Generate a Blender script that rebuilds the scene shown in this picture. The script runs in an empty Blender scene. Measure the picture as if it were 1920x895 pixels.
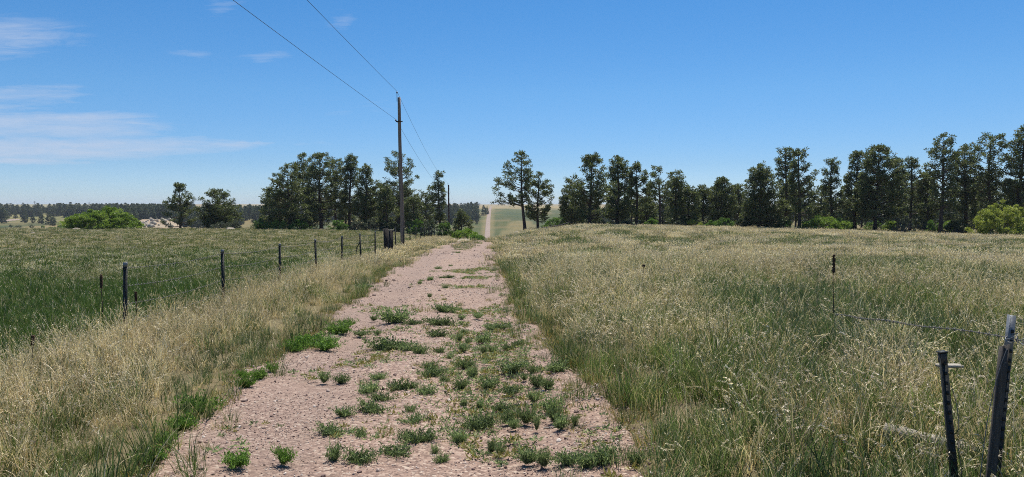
import bpy, math, random
import numpy as np
from math import radians, sin, cos, pi, tan, atan, atan2, hypot
from mathutils import Vector, Matrix

SC = bpy.context.scene
COL = SC.collection
rng = np.random.default_rng(7)
random.seed(7)

# ------------------------------------------------------------------ camera
EYE = 1.7                      # eye height above the drive
F = 1371.0                     # focal length in photograph pixels
HOR = 387.0
PITCH = math.atan((447.5 - HOR) / F)
cam_d = bpy.data.cameras.new('camera')
cam = bpy.data.objects.new('camera', cam_d); COL.objects.link(cam)
cam.location = (0, 0, EYE)
cam.rotation_euler = (pi / 2 - PITCH, 0, 0)
cam_d.sensor_width = 36; cam_d.lens = 36 * F / 1920
cam_d.clip_start = 0.05; cam_d.clip_end = 20000
SC.camera = cam

# ------------------------------------------------------------------ light
SUN_EL, SUN_AZ = radians(64), radians(17)      # azimuth measured from +Y towards +X
sd = bpy.data.lights.new('sun', 'SUN'); sd.energy = 5.0; sd.angle = radians(0.5); sd.color = (1, .955, .88)
sun = bpy.data.objects.new('sun', sd); COL.objects.link(sun)
dv = Vector((sin(SUN_AZ) * cos(SUN_EL), cos(SUN_AZ) * cos(SUN_EL), sin(SUN_EL)))
sun.rotation_euler = dv.to_track_quat('Z', 'Y').to_euler()
sun.location = (0, 0, 50)

W = bpy.data.worlds.new('World'); SC.world = W; W.use_nodes = True
wt = W.node_tree; wt.nodes.clear()
def N(t, typ, **kw):
    n = t.nodes.new(typ)
    for k, v in kw.items(): setattr(n, k, v)
    return n
def math_n(t, op, a, b=None, clamp=False):
    n = t.nodes.new('ShaderNodeMath'); n.operation = op; n.use_clamp = clamp
    for i, v in enumerate((a, b)):
        if v is None: continue
        if isinstance(v, (int, float)): n.inputs[i].default_value = v
        else: t.links.new(v, n.inputs[i])
    return n.outputs[0]
out = N(wt, 'ShaderNodeOutputWorld'); bg = N(wt, 'ShaderNodeBackground'); bg.inputs[1].default_value = 0.080
sky = N(wt, 'ShaderNodeTexSky', sky_type='NISHITA'); sky.sun_disc = False
sky.sun_elevation = SUN_EL; sky.sun_rotation = SUN_AZ; sky.altitude = 2000
sky.air_density = 1.0; sky.dust_density = 0.6; sky.ozone_density = 2.2
hsv = N(wt, 'ShaderNodeHueSaturation'); hsv.inputs['Saturation'].default_value = 1.22; hsv.inputs['Value'].default_value = 1.15
wt.links.new(sky.outputs[0], hsv.inputs['Color'])
skx = N(wt, 'ShaderNodeTexCoord'); sks = N(wt, 'ShaderNodeSeparateXYZ'); wt.links.new(skx.outputs['Generated'], sks.inputs[0])
skr = N(wt, 'ShaderNodeValToRGB'); wt.links.new(sks.outputs[2], skr.inputs[0]); el_ = skr.color_ramp.elements
while len(el_) < 5: el_.new(.5)
for i_, (p_, c_) in enumerate([(0, (.60, .71, .98)), (.056, (.55, .68, .87)), (.15, (.63, .83, .94)), (.26, (.58, .88, 1.0)), (1, (.62, .9, 1.0))]): el_[i_].position = p_; el_[i_].color = (*c_, 1)
skm = N(wt, 'ShaderNodeMix', data_type='RGBA', blend_type='MULTIPLY'); skm.inputs[0].default_value = 1
wt.links.new(hsv.outputs[0], skm.inputs[6]); wt.links.new(skr.outputs[0], skm.inputs[7])
# thin cirrus: u = x/y, v = z/y of the direction, a few streaked banks
geo = N(wt, 'ShaderNodeTexCoord'); sep = N(wt, 'ShaderNodeSeparateXYZ'); wt.links.new(geo.outputs['Generated'], sep.inputs[0])
ysafe = math_n(wt, 'MAXIMUM', sep.outputs[1], 0.05)
u = math_n(wt, 'DIVIDE', sep.outputs[0], ysafe); v = math_n(wt, 'DIVIDE', sep.outputs[2], ysafe)
def wnoise(su, sv, off, det=5, rough=.6, dist=0.6):
    cmb = N(wt, 'ShaderNodeCombineXYZ')
    wt.links.new(math_n(wt, 'MULTIPLY', u, su), cmb.inputs[0]); wt.links.new(math_n(wt, 'MULTIPLY', v, sv), cmb.inputs[1]); cmb.inputs[2].default_value = off
    n = N(wt, 'ShaderNodeTexNoise'); n.inputs['Scale'].default_value = 1; n.inputs['Detail'].default_value = det
    n.inputs['Roughness'].default_value = rough; n.inputs['Distortion'].default_value = dist
    wt.links.new(cmb.outputs[0], n.inputs['Vector']); return n.outputs['Fac']
n1 = wnoise(3.0, 22, 1.3, 5, .6, .9); n2 = wnoise(9, 85, 4.2, 7, .7, 1.4)
CL = [(90, 238, 330, 34, 1.0), (230, 272, 330, 24, .95), (60, 285, 330, 26, 1.0), (400, 268, 130, 9, .9), (60, 308, 190, 9, .85), (40, 185, 190, 34, .8), (20, 80, 190, 55, .55),
      (485, 110, 75, 15, .62), (440, 20, 60, 24, .5), (620, 38, 40, 30, .5), (370, 105, 60, 14, .38), (590, 267, 60, 6, .4), (640, 200, 240, 24, .3), (30, 345, 260, 16, .25), (-500, 200, 520, 60, .8), (-900, 60, 500, 80, .6)]
tot = None
wa = wnoise(4.5, 14, 9.1, 4, .6, .3); wb = wnoise(5.5, 18, 15.7, 4, .6, .3)
u0_, v0_ = u, v
u = math_n(wt, 'ADD', u, math_n(wt, 'MULTIPLY', math_n(wt, 'SUBTRACT', wa, .5), .16)); v = math_n(wt, 'ADD', v, math_n(wt, 'MULTIPLY', math_n(wt, 'SUBTRACT', wb, .5), .035))
for (cx, cy, rx, ry, st) in CL:
    a = math_n(wt, 'DIVIDE', math_n(wt, 'SUBTRACT', u, (cx - 960) / F), rx / F)
    b = math_n(wt, 'DIVIDE', math_n(wt, 'SUBTRACT', v, (HOR - cy) / F), ry / F)
    r2 = math_n(wt, 'ADD', math_n(wt, 'MULTIPLY', a, a), math_n(wt, 'MULTIPLY', b, b))
    m = math_n(wt, 'MULTIPLY', math_n(wt, 'SUBTRACT', 1.0, r2, True), st)
    tot = m if tot is None else math_n(wt, 'MAXIMUM', tot, m)
ns = math_n(wt, 'ADD', math_n(wt, 'MULTIPLY', n1, 1.5), math_n(wt, 'MULTIPLY', n2, 1.1))
cm = math_n(wt, 'MULTIPLY', math_n(wt, 'SUBTRACT', math_n(wt, 'ADD', ns, math_n(wt, 'MULTIPLY', tot, .9)), 1.50), 1.3, True)
cm = math_n(wt, 'MULTIPLY', math_n(wt, 'MULTIPLY', cm, math_n(wt, 'MULTIPLY', tot, 2.2, True)), .66)
mx = N(wt, 'ShaderNodeMix', data_type='RGBA'); wt.links.new(cm, mx.inputs[0]); wt.links.new(skm.outputs[2], mx.inputs[6])
mx.inputs[7].default_value = (5.3, 6.0, 7.4, 1)
wt.links.new(mx.outputs[2], bg.inputs[0]); wt.links.new(bg.outputs[0], out.inputs[0])

SC.view_settings.view_transform = 'Standard'; SC.view_settings.look = 'None'
SC.view_settings.exposure = 0.42; SC.view_settings.gamma = 1
SC.cycles.pixel_filter_type = 'BLACKMAN_HARRIS'; SC.cycles.filter_width = 1.0; SC.cycles.use_denoising = False
SC.cycles.max_bounces = 6; SC.cycles.transparent_max_bounces = 8; SC.cycles.volume_bounces = 0
SC.cycles.diffuse_bounces = 3; SC.cycles.transmission_bounces = 4

# ------------------------------------------------------------------ helpers
def hash2(ix, iy, s):
    h = (ix.astype(np.int64) * 374761393 + iy.astype(np.int64) * 668265263 + s * 974634777) & 0xFFFFFFFF
    h = ((h ^ (h >> 13)) * 1274126177) & 0xFFFFFFFF
    return ((h ^ (h >> 16)) & 0xFFFFFF) / float(0xFFFFFF)
def vnoise(x, y, s=0):
    x = np.asarray(x, float); y = np.asarray(y, float)
    ix = np.floor(x); iy = np.floor(y); fx = x - ix; fy = y - iy
    fx = fx * fx * (3 - 2 * fx); fy = fy * fy * (3 - 2 * fy)
    a = hash2(ix, iy, s); b = hash2(ix + 1, iy, s); c = hash2(ix, iy + 1, s); d = hash2(ix + 1, iy + 1, s)
    return (a * (1 - fx) + b * fx) * (1 - fy) + (c * (1 - fx) + d * fx) * fy
def fbm(x, y, s=0, o=4):
    t = 0; am = .5; tot = 0
    for k in range(o):
        t = t + am * vnoise(x, y, s + k * 17); tot += am; am *= .5; x = x * 2.03 + 11.3; y = y * 2.03 + 5.7
    return t / tot
def sstep(a, b, x):
    t = np.clip((x - a) / (b - a), 0, 1); return t * t * (3 - 2 * t)

def mesh_np(name, V, faces, mats, attrs=None, smooth=False, midx=None):
    """faces: list of int arrays (n,3) or (n,4)"""
    me = bpy.data.meshes.new(name)
    V = np.asarray(V, np.float32); me.vertices.add(len(V)); me.vertices.foreach_set('co', V.ravel())
    faces = [np.asarray(f, np.int32) for f in faces if len(f)]
    if faces:
        loops = np.concatenate([f.ravel() for f in faces]); cnt = np.concatenate([np.full(len(f), f.shape[1], np.int32) for f in faces])
        st = np.concatenate([[0], np.cumsum(cnt)[:-1]]).astype(np.int32)
        me.loops.add(len(loops)); me.loops.foreach_set('vertex_index', loops)
        me.polygons.add(len(cnt)); me.polygons.foreach_set('loop_start', st); me.polygons.foreach_set('loop_total', cnt)
        if smooth: me.polygons.foreach_set('use_smooth', np.ones(len(cnt), bool))
        if midx is not None: me.polygons.foreach_set('material_index', np.asarray(midx, np.int32))
    for k, a in (attrs or {}).items():
        a = np.asarray(a)
        if a.ndim == 2 and a.shape[1] == 4:
            at = me.attributes.new(k, 'FLOAT_COLOR', 'POINT'); at.data.foreach_set('color', a.astype(np.float32).ravel())
        elif a.ndim == 2:
            at = me.attributes.new(k, 'FLOAT_VECTOR', 'POINT'); at.data.foreach_set('vector', a.astype(np.float32).ravel())
        elif a.dtype.kind == 'i':
            at = me.attributes.new(k, 'INT', 'POINT'); at.data.foreach_set('value', a.astype(np.int32))
        else:
            at = me.attributes.new(k, 'FLOAT', 'POINT'); at.data.foreach_set('value', a.astype(np.float32))
    for m in (mats if isinstance(mats, (list, tuple)) else [mats]):
        if m: me.materials.append(m)
    me.update(calc_edges=True); me.validate()
    return me
def obj(name, me, parent=None, loc=None, **props):
    o = bpy.data.objects.new(name, me); COL.objects.link(o)
    if parent: o.parent = parent
    if loc is not None: o.location = loc
    for k, v in props.items(): o[k] = v
    return o
def thing(name, label, cat, loc=(0, 0, 0), group=None, rot=(0, 0, 0)):
    o = obj(name, None, None, loc, label=label, category=cat); o.rotation_euler = rot
    o.empty_display_size = .2
    if group: o['group'] = group
    return o

class MB:
    """collects tubes / boxes / rocks in numpy lists"""
    def __init__(s): s.V = []; s.Q = []; s.T = []; s.n = 0
    def add(s, V, Q=None, T=None):
        V = np.asarray(V, float)
        if Q is not None and len(Q): s.Q.append(np.asarray(Q) + s.n)
        if T is not None and len(T): s.T.append(np.asarray(T) + s.n)
        s.V.append(V); s.n += len(V)
    def tube(s, P, R, k=8, cap=True):
        P = np.asarray(P, float); R = np.broadcast_to(np.asarray(R, float), (len(P),))
        T = np.gradient(P, axis=0); T /= np.linalg.norm(T, axis=1)[:, None] + 1e-9
        ref = np.array([1., 0, 0]) if abs(T[0, 0]) < .8 else np.array([0, 1., 0])
        A = np.cross(T, ref); A /= np.linalg.norm(A, axis=1)[:, None] + 1e-9; B = np.cross(T, A)
        an = np.arange(k) * 2 * pi / k
        V = P[:, None] + R[:, None, None] * (A[:, None] * np.cos(an)[None, :, None] + B[:, None] * np.sin(an)[None, :, None])
        n = len(P); i = np.arange(n - 1)[:, None] * k; j = np.arange(k)[None]; j2 = (j + 1) % k
        Q = np.stack([i + j, i + k + j, i + k + j2, i + j2], -1).reshape(-1, 4)
        V = V.reshape(-1, 3); T3 = None
        if cap:
            V = np.vstack([V, P[0], P[-1]]); jj = np.arange(k); m = (n - 1) * k
            T3 = np.vstack([np.stack([np.full(k, n * k), jj, (jj + 1) % k], 1), np.stack([np.full(k, n * k + 1), m + (jj + 1) % k, m + jj], 1)])
        s.add(V, Q, T3)
    def box(s, c, d, M=None):
        c = np.array(c, float); d = np.array(d, float) / 2
        V = np.array([[x, y, z] for x in (-1, 1) for y in (-1, 1) for z in (-1, 1)]) * d
        if M is not None: V = V @ np.array(M).T
        s.add(V + c, [[0, 1, 3, 2], [4, 6, 7, 5], [0, 4, 5, 1], [2, 3, 7, 6], [0, 2, 6, 4], [1, 5, 7, 3]])
    def mesh(s, name, mat, smooth=False, attrs=None):
        return mesh_np(name, np.vstack(s.V), ([np.vstack(s.Q)] if s.Q else []) + ([np.vstack(s.T)] if s.T else []), mat, attrs, smooth)

# ------------------------------------------------------------------ terrain height
PX = np.array([-1200, 0, 500, 700, 842, 910, 1000, 1100, 1300, 1500, 1765, 1920, 3000], float)
DD = np.array([0, 10, 22, 34, 46, 60, 86, 105, 141, 220, 320, 430, 650, 1023, 1700, 2600, 6500], float)
L_ = [0, -.2, -.4, -.62, -.8, -.98, -1.28, -1.6, -4.2, -9, -11, -11.2, -8.3, -5.8, -2, 5.5, 18]
ZT = np.array([
    L_, L_, L_,
    [0, -.2, -.4, -.62, -.8, -1.0, -1.4, -1.8, -4.0, -9.5, -12, -12.5, -9, -5.8, -2, 5, 18],
    [0, -.2, -.4, -.62, -.8, -1.15, -2.3, -3.0, -3.9, -11, -16, -16, -10.5, -6, -2, 4.5, 18],
    [0, -.2, -.4, -.62, -.85, -1.2, -3.0, -4.6, -7.5, -13.5, -18, -18.4, -8.9, -2.9, 0, 4, 18],
    [0, -.18, -.36, -.5, -.6, -.75, -1.15, -2.6, -6, -12, -15.5, -15, -10, -4, 0, 5, 18],
    [0, -.12, -.25, -.3, -.3, -.2, -.7, -1.5, -3.2, -8, -10.5, -10, -7, -3, 1, 6, 18],
    [0, -.08, -.2, -.35, -.45, -.55, -.9, -1.6, -3.0, -6, -7, -7, -6, -3, 1, 6, 18],
    [0, -.06, -.2, -.4, -.58, -.72, -1.15, -1.8, -3.0, -5.5, -6.5, -6.5, -6, -3, 1, 6, 18],
    [0, -.06, -.22, -.45, -.7, -1.0, -1.65, -2.1, -3.2, -5.5, -6.5, -6.5, -6, -3, 1, 6, 18],
    [0, -.06, -.22, -.48, -.75, -1.1, -1.9, -2.4, -3.4, -5.5, -6.5, -6.5, -6, -3, 1, 6, 18],
    [0, -.06, -.22, -.48, -.75, -1.1, -1.9, -2.4, -3.4, -5.5, -6.5, -6.5, -6, -3, 1, 6, 18]], float)
LG = lambda d: np.log(d + 6.0)
def pchip(x, y, xi):
    h = np.diff(x); dl = np.diff(y) / h; m = np.zeros_like(y)
    for i in range(1, len(x) - 1):
        if dl[i - 1] * dl[i] > 0:
            w1 = 2 * h[i] + h[i - 1]; w2 = h[i] + 2 * h[i - 1]; m[i] = (w1 + w2) / (w1 / dl[i - 1] + w2 / dl[i])
    m[0] = dl[0]; m[-1] = dl[-1]
    k = np.clip(np.searchsorted(x, xi) - 1, 0, len(x) - 2); t = (xi - x[k]) / h[k]
    return ((2 * t**3 - 3 * t**2 + 1) * y[k] + (t**3 - 2 * t**2 + t) * h[k] * m[k] + (-2 * t**3 + 3 * t**2) * y[k + 1] + (t**3 - t**2) * h[k] * m[k + 1])
LGI = np.linspace(LG(0), LG(6500), 700)
ZF = np.array([pchip(LG(DD), r, LGI) for r in ZT])
_k = np.exp(-np.linspace(-2, 2, 15)**2); _k /= _k.sum()
ZF = np.array([np.convolve(np.pad(r, 7, 'edge'), _k, 'valid') for r in ZF])
C55 = cos(radians(55))
def hz(x, y, micro=True):
    x = np.asarray(x, float); y = np.asarray(y, float)
    r = np.hypot(x, y); d = np.maximum(y, r * C55); d = np.minimum(d, 6400)
    q = 960 + F * np.clip(x / np.maximum(d, 1e-3), -1.45, 1.45)
    c = np.clip(np.searchsorted(PX, q) - 1, 0, len(PX) - 2); t = np.clip((q - PX[c]) / (PX[c + 1] - PX[c]), 0, 1); t = t * t * (3 - 2 * t) * .5 + t * .5
    g = (LG(d) - LGI[0]) / (LGI[1] - LGI[0]); k = np.clip(g.astype(int), 0, len(LGI) - 2); f = g - k
    z = (ZF[c, k] * (1 - f) + ZF[c, k + 1] * f) * (1 - t) + (ZF[c + 1, k] * (1 - f) + ZF[c + 1, k + 1] * f) * t
    if micro:
        z = z + (fbm(x * .7, y * .7, 3, 3) - .5) * .07 * sstep(1.0, 6.0, r) + (fbm(x * .02, y * .02, 9, 3) - .5) * 5 * sstep(160, 600, d)
    return z
def hz1(x, y): return float(hz(np.array([x]), np.array([y]))[0])
def slope(py): return tan(PITCH + atan((py - 447.5) / F))      # drop per metre along the ray
def G(px, py):
    """ground point seen at photograph pixel px, py"""
    s = slope(py); X = (px - 960) / F / (cos(PITCH) - sin(PITCH) * (py - 447.5) / F)
    d = np.concatenate([np.arange(1, 150, .05), np.arange(150, 2500, 1.)])
    below = (EYE - s * d) < hz(X * d, d)
    i = int(np.argmax(below)) if below.any() else -1
    return np.array([X * d[i], d[i], hz1(X * d[i], d[i])])
def AT(px, py, d):
    """point at photograph pixel px, py and depth d"""
    X = (px - 960) / F / (cos(PITCH) - sin(PITCH) * (py - 447.5) / F)
    return np.array([X * d, d, EYE - slope(py) * d])

# ------------------------------------------------------------------ materials
def new_mat(name):
    m = bpy.data.materials.new(name); m.use_nodes = True; m.node_tree.nodes.clear(); return m, m.node_tree
def ramp(t, fac, stops):
    r = N(t, 'ShaderNodeValToRGB'); t.links.new(fac, r.inputs[0]); e = r.color_ramp.elements
    while len(e) < len(stops): e.new(.5)
    for i, (p, c) in enumerate(stops): e[i].position = p; e[i].color = (*c, 1)
    return r.outputs[0]
def tex_noise(t, scale, det=4, rough=.55, vec=None, dist=0):
    n = N(t, 'ShaderNodeTexNoise'); n.inputs['Scale'].default_value = scale; n.inputs['Detail'].default_value = det; n.inputs['Roughness'].default_value = rough
    n.inputs['Distortion'].default_value = dist
    if vec is not None: t.links.new(vec, n.inputs['Vector'])
    return n.outputs['Fac']
def mixc(t, fac, a, b, mode='MIX'):
    m = N(t, 'ShaderNodeMix', data_type='RGBA', blend_type=mode)
    for i, v_ in ((0, fac), (6, a), (7, b)):
        if isinstance(v_, (int, float)): m.inputs[i].default_value = v_
        elif isinstance(v_, tuple): m.inputs[i].default_value = (*v_, 1)
        else: t.links.new(v_, m.inputs[i])
    return m.outputs[2]
def pos(t): return N(t, 'ShaderNodeNewGeometry').outputs['Position']
def attr(t, n): a = N(t, 'ShaderNodeAttribute'); a.attribute_name = n; return a
def leaf_mat(name, stops, trans=.35, rough=.55, patch=None, pscale=.5, spec=.4, tcol=1.0, vary=0.):
    """stops: ramp over the per-blade random 'rnd'; patch: a second ramp mixed in by world noise"""
    m, t = new_mat(name)
    c = ramp(t, attr(t, 'rnd').outputs['Fac'], stops)
    if patch:
        c2 = ramp(t, attr(t, 'rnd').outputs['Fac'], patch)
        f = ramp(t, tex_noise(t, pscale, 3, .6, pos(t)), [(.42, (0, 0, 0)), (.58, (1, 1, 1))])
        c = mixc(t, f, c, c2)
    if vary:
        orr = N(t, 'ShaderNodeObjectInfo').outputs['Random']; k_ = math_n(t, 'ADD', math_n(t, 'MULTIPLY', orr, vary * 2), 1.04 - vary)
        cb_ = N(t, 'ShaderNodeCombineColor')
        for i_ in range(3): t.links.new(k_, cb_.inputs[i_])
        c = mixc(t, 1.0, c, cb_.outputs[0], 'MULTIPLY')
    p = N(t, 'ShaderNodeBsdfPrincipled'); t.links.new(c, p.inputs['Base Color']); p.inputs['Roughness'].default_value = rough
    p.inputs['Specular IOR Level'].default_value = spec
    tr = N(t, 'ShaderNodeBsdfTranslucent'); t.links.new(mixc(t, 1.0, c, (tcol, tcol * 1.02, tcol * .75), 'MULTIPLY'), tr.inputs[0])
    mx = N(t, 'ShaderNodeMixShader'); mx.inputs[0].default_value = trans
    t.links.new(p.outputs[0], mx.inputs[1]); t.links.new(tr.outputs[0], mx.inputs[2])
    o = N(t, 'ShaderNodeOutputMaterial'); t.links.new(mx.outputs[0], o.inputs[0]); return m
def solid(name, stops, scale=6, rough=.8, metal=0, bump=.3, bscale=None, stretch=None, spec=.3):
    m, t = new_mat(name)
    tc = N(t, 'ShaderNodeTexCoord').outputs['Object']
    if stretch:
        mp = N(t, 'ShaderNodeMapping'); mp.inputs['Scale'].default_value = stretch; t.links.new(tc, mp.inputs[0]); tc = mp.outputs[0]
    c = ramp(t, tex_noise(t, scale, 6, .65, tc), stops)
    p = N(t, 'ShaderNodeBsdfPrincipled'); t.links.new(c, p.inputs['Base Color']); p.inputs['Roughness'].default_value = rough; p.inputs['Metallic'].default_value = metal
    p.inputs['Specular IOR Level'].default_value = spec
    b = N(t, 'ShaderNodeBump'); b.inputs['Strength'].default_value = bump; b.inputs['Distance'].default_value = .03
    t.links.new(tex_noise(t, bscale or scale * 3, 6, .7, tc), b.inputs['Height']); t.links.new(b.outputs[0], p.inputs['Normal'])
    o = N(t, 'ShaderNodeOutputMaterial'); t.links.new(p.outputs[0], o.inputs[0]); return m

M = {}
M['straw'] = leaf_mat('straw_grass', [(0, (.24, .18, .095)), (.35, (.54, .415, .24)), (.75, (.74, .61, .385)), (1, (.88, .78, .57))], .34, .45, [(0, (.30, .20, .10)), (.5, (.48, .37, .21)), (1, (.70, .60, .40))], .2, vary=.42)
M['green'] = leaf_mat('green_grass', [(0, (.06, .10, .025)), (.5, (.12, .175, .05)), (.8, (.19, .235, .08)), (1, (.46, .41, .22))], .42, .45, [(0, (.045, .085, .035)), (.6, (.08, .125, .055)), (1, (.22, .25, .13))], .3, spec=.15, vary=.42)
M['lush'] = leaf_mat('lush_grass', [(0, (.042, .080, .018)), (.6, (.076, .132, .034)), (1, (.15, .205, .062))], .38, .55, spec=.15, vary=.25)
M['pasture'] = leaf_mat('pasture_grass', [(0, (.09, .115, .03)), (.5, (.165, .195, .058)), (.85, (.235, .25, .09)), (1, (.34, .32, .15))], .36, .55, spec=.15, vary=.25)
M['gold'] = leaf_mat('gold_grass', [(0, (.28, .18, .05)), (.5, (.46, .33, .12)), (.8, (.20, .25, .07)), (1, (.55, .45, .22))], .3, .55, vary=.25)
M['seed'] = leaf_mat('seed_grass', [(0, (.32, .28, .16)), (.5, (.57, .48, .31)), (1, (.86, .77, .58))], .35, .5, [(0, (.34, .25, .16)), (.5, (.56, .45, .33)), (1, (.80, .71, .58))], spec=.2, vary=.42)
M['weed'] = leaf_mat('weed_leaf', [(0, (.07, .115, .04)), (.6, (.19, .245, .115)), (1, (.33, .39, .21))], .48, .6, spec=.2, vary=.3)
M['weed_bright'] = leaf_mat('weed_leaf_bright', [(0, (.065, .13, .022)), (.6, (.14, .25, .05)), (1, (.23, .36, .09))], .42, .55, spec=.2, vary=.2)
M['weed_yellow'] = leaf_mat('weed_leaf_yellow', [(0, (.16, .16, .035)), (.6, (.28, .28, .07)), (1, (.42, .34, .13))], .28, .55)
M['needle'] = leaf_mat('pine_needle', [(0, (.068, .090, .030)), (.5, (.12, .146, .052)), (1, (.20, .225, .095))], .38, .5, spec=.4)
M['needle_far'] = leaf_mat('pine_needle_far', [(0, (.045, .064, .024)), (.5, (.075, .10, .037)), (1, (.12, .145, .06))], .2, .6)
M['leaf_bright'] = leaf_mat('shrub_leaf_bright', [(0, (.11, .18, .024)), (.6, (.21, .31, .05)), (1, (.35, .43, .10))], .4, .5)
M['leaf_yellow'] = leaf_mat('shrub_leaf_yellow', [(0, (.17, .20, .03)), (.6, (.30, .35, .065)), (1, (.46, .50, .14))], .42, .5)
M['leaf_green'] = leaf_mat('shrub_leaf_green', [(0, (.07, .14, .022)), (.6, (.12, .22, .04)), (1, (.20, .31, .075))], .38, .5)
M['leaf_dull'] = leaf_mat('shrub_leaf_dull', [(0, (.07, .085, .055)), (.6, (.11, .13, .08)), (1, (.18, .2, .13))], .25, .6)
M['leaf_dark'] = leaf_mat('shrub_leaf_dark', [(0, (.035, .055, .02)), (.6, (.055, .08, .03)), (1, (.09, .12, .05))], .2, .6)
M['twig'] = solid('grey_twig', [(.3, (.10, .085, .075)), (.7, (.24, .21, .19))], 9)
M['bark'] = solid('pine_bark', [(.3, (.035, .026, .022)), (.55, (.085, .058, .045)), (.75, (.16, .11, .085))], 5, .9, bump=.8, stretch=(3, 3, .6))
M['pole'] = solid('weathered_pole_wood', [(.25, (.13, .095, .075)), (.5, (.25, .19, .15)), (.8, (.37, .30, .25))], 6, .85, bump=.6, stretch=(9, 9, .35))
M['pole_dark'] = solid('dark_pole_wood', [(.25, (.05, .03, .025)), (.8, (.13, .085, .07))], 6, .85, bump=.5, stretch=(9, 9, .5))
M['tie'] = solid('creosoted_tie', [(.3, (.018, .015, .013)), (.8, (.07, .06, .052))], 7, .9, bump=.6, stretch=(6, 6, 1))
M['greywood'] = solid('grey_split_wood', [(.25, (.055, .05, .046)), (.55, (.12, .108, .098)), (.85, (.21, .195, .18))], 9, .9, bump=.7, stretch=(14, 14, .7))
M['palewood'] = solid('bleached_board', [(.25, (.26, .23, .18)), (.55, (.38, .34, .28)), (.85, (.52, .48, .41))], 5, .85, bump=.5, stretch=(1, 9, 9))
M['steel'] = solid('black_painted_steel', [(.3, (.012, .014, .013)), (.62, (.032, .033, .03)), (.8, (.085, .055, .04))], 16, .55, .0, .25)
M['silver'] = solid('silver_painted_steel', [(.3, (.14, .15, .16)), (.7, (.27, .28, .29))], 20, .45, .35, .2)
M['wire'] = solid('galvanised_wire', [(.3, (.10, .095, .09)), (.7, (.22, .21, .20))], 30, .6, .3, .1)
M['cable'] = solid('power_cable', [(.3, (.02, .025, .03)), (.7, (.04, .045, .05))], 3, .6)
M['porcelain'] = solid('brown_porcelain', [(.3, (.07, .04, .03)), (.7, (.11, .06, .045))], 5, .35, spec=.3)
M['rock'] = solid('pale_sandstone', [(.2, (.22, .18, .14)), (.5, (.38, .33, .26)), (.8, (.52, .47, .39))], 2.2, .95, bump=.9)
M['stalk'] = solid('dead_mullein', [(.3, (.055, .03, .02)), (.7, (.15, .085, .055))], 30, .9, bump=.8)
M['log'] = solid('grey_dead_log', [(.3, (.035, .03, .027)), (.7, (.12, .10, .09))], 4, .9, bump=.6)

def pebble_mat():
    m, t = new_mat('pink_pebble')
    r = N(t, 'ShaderNodeObjectInfo').outputs['Random']
    c = ramp(t, r, [(0, (.14, .08, .065)), (.25, (.22, .145, .115)), (.55, (.31, .22, .175)), (.8, (.42, .325, .265)), (1, (.60, .52, .44))])
    p = N(t, 'ShaderNodeBsdfPrincipled'); t.links.new(c, p.inputs['Base Color']); p.inputs['Roughness'].default_value = .85
    o = N(t, 'ShaderNodeOutputMaterial'); t.links.new(p.outputs[0], o.inputs[0]); return m
M['pebble'] = pebble_mat()

def gravel_mat():
    m, t = new_mat('pink_gravel'); P = pos(t)
    def vor(s):
        n = N(t, 'ShaderNodeTexVoronoi'); n.inputs['Scale'].default_value = s; t.links.new(P, n.inputs['Vector']); return n
    a = vor(46); b = vor(19)
    sepc = N(t, 'ShaderNodeSeparateColor'); t.links.new(a.outputs['Color'], sepc.inputs[0])
    c = ramp(t, sepc.outputs[0], [(0, (.12, .075, .062)), (.3, (.235, .155, .128)), (.6, (.34, .238, .198)), (.85, (.44, .33, .28)), (1, (.58, .50, .44))])
    big = tex_noise(t, .9, 5, .6, P)
    c = mixc(t, ramp(t, big, [(.35, (0, 0, 0)), (.65, (1, 1, 1))]), c, mixc(t, .5, c, (.34, .24, .20)))
    c = mixc(t, ramp(t, tex_noise(t, .25, 3, .5, P), [(.4, (0, 0, 0)), (.7, (.5, .5, .5))]), c, mixc(t, 1.0, c, (1.12, 1.08, .98), 'MULTIPLY'))
    c = mixc(t, 1.0, c, (.83, .785, .70), 'MULTIPLY')
    rt = attr(t, 'cross').outputs['Fac']; rm = ramp(t, rt, [(0, (0, 0, 0)), (.10, (.7, .7, .7)), (.28, (1, 1, 1)), (.40, (0, 0, 0)), (.62, (0, 0, 0)), (.74, (.6, .6, .6)), (.88, (.5, .5, .5)), (1, (0, 0, 0))])
    rm = math_n(t, 'MULTIPLY', rm, ramp(t, tex_noise(t, .7, 4, .6, P), [(.3, (.2, .2, .2)), (.7, (.85, .85, .85))]))
    c = mixc(t, rm, c, mixc(t, .75, c, (.20, .138, .108)))
    c = mixc(t, ramp(t, tex_noise(t, 2.3, 5, .7, P, .4), [(.5, (0, 0, 0)), (.72, (.6, .6, .6))]), c, mixc(t, .5, c, (.20, .15, .10)))
    p = N(t, 'ShaderNodeBsdfPrincipled'); t.links.new(c, p.inputs['Base Color']); p.inputs['Roughness'].default_value = .9
    h = math_n(t, 'ADD', math_n(t, 'MULTIPLY', a.outputs['Distance'], -1.0), math_n(t, 'MULTIPLY', b.outputs['Distance'], -.7))
    bp = N(t, 'ShaderNodeBump'); bp.inputs['Strength'].default_value = .9; bp.inputs['Distance'].default_value = .012
    t.links.new(h, bp.inputs['Height']); t.links.new(bp.outputs[0], p.inputs['Normal'])
    o = N(t, 'ShaderNodeOutputMaterial'); t.links.new(p.outputs[0], o.inputs[0]); return m
M['gravel'] = gravel_mat()

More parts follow.
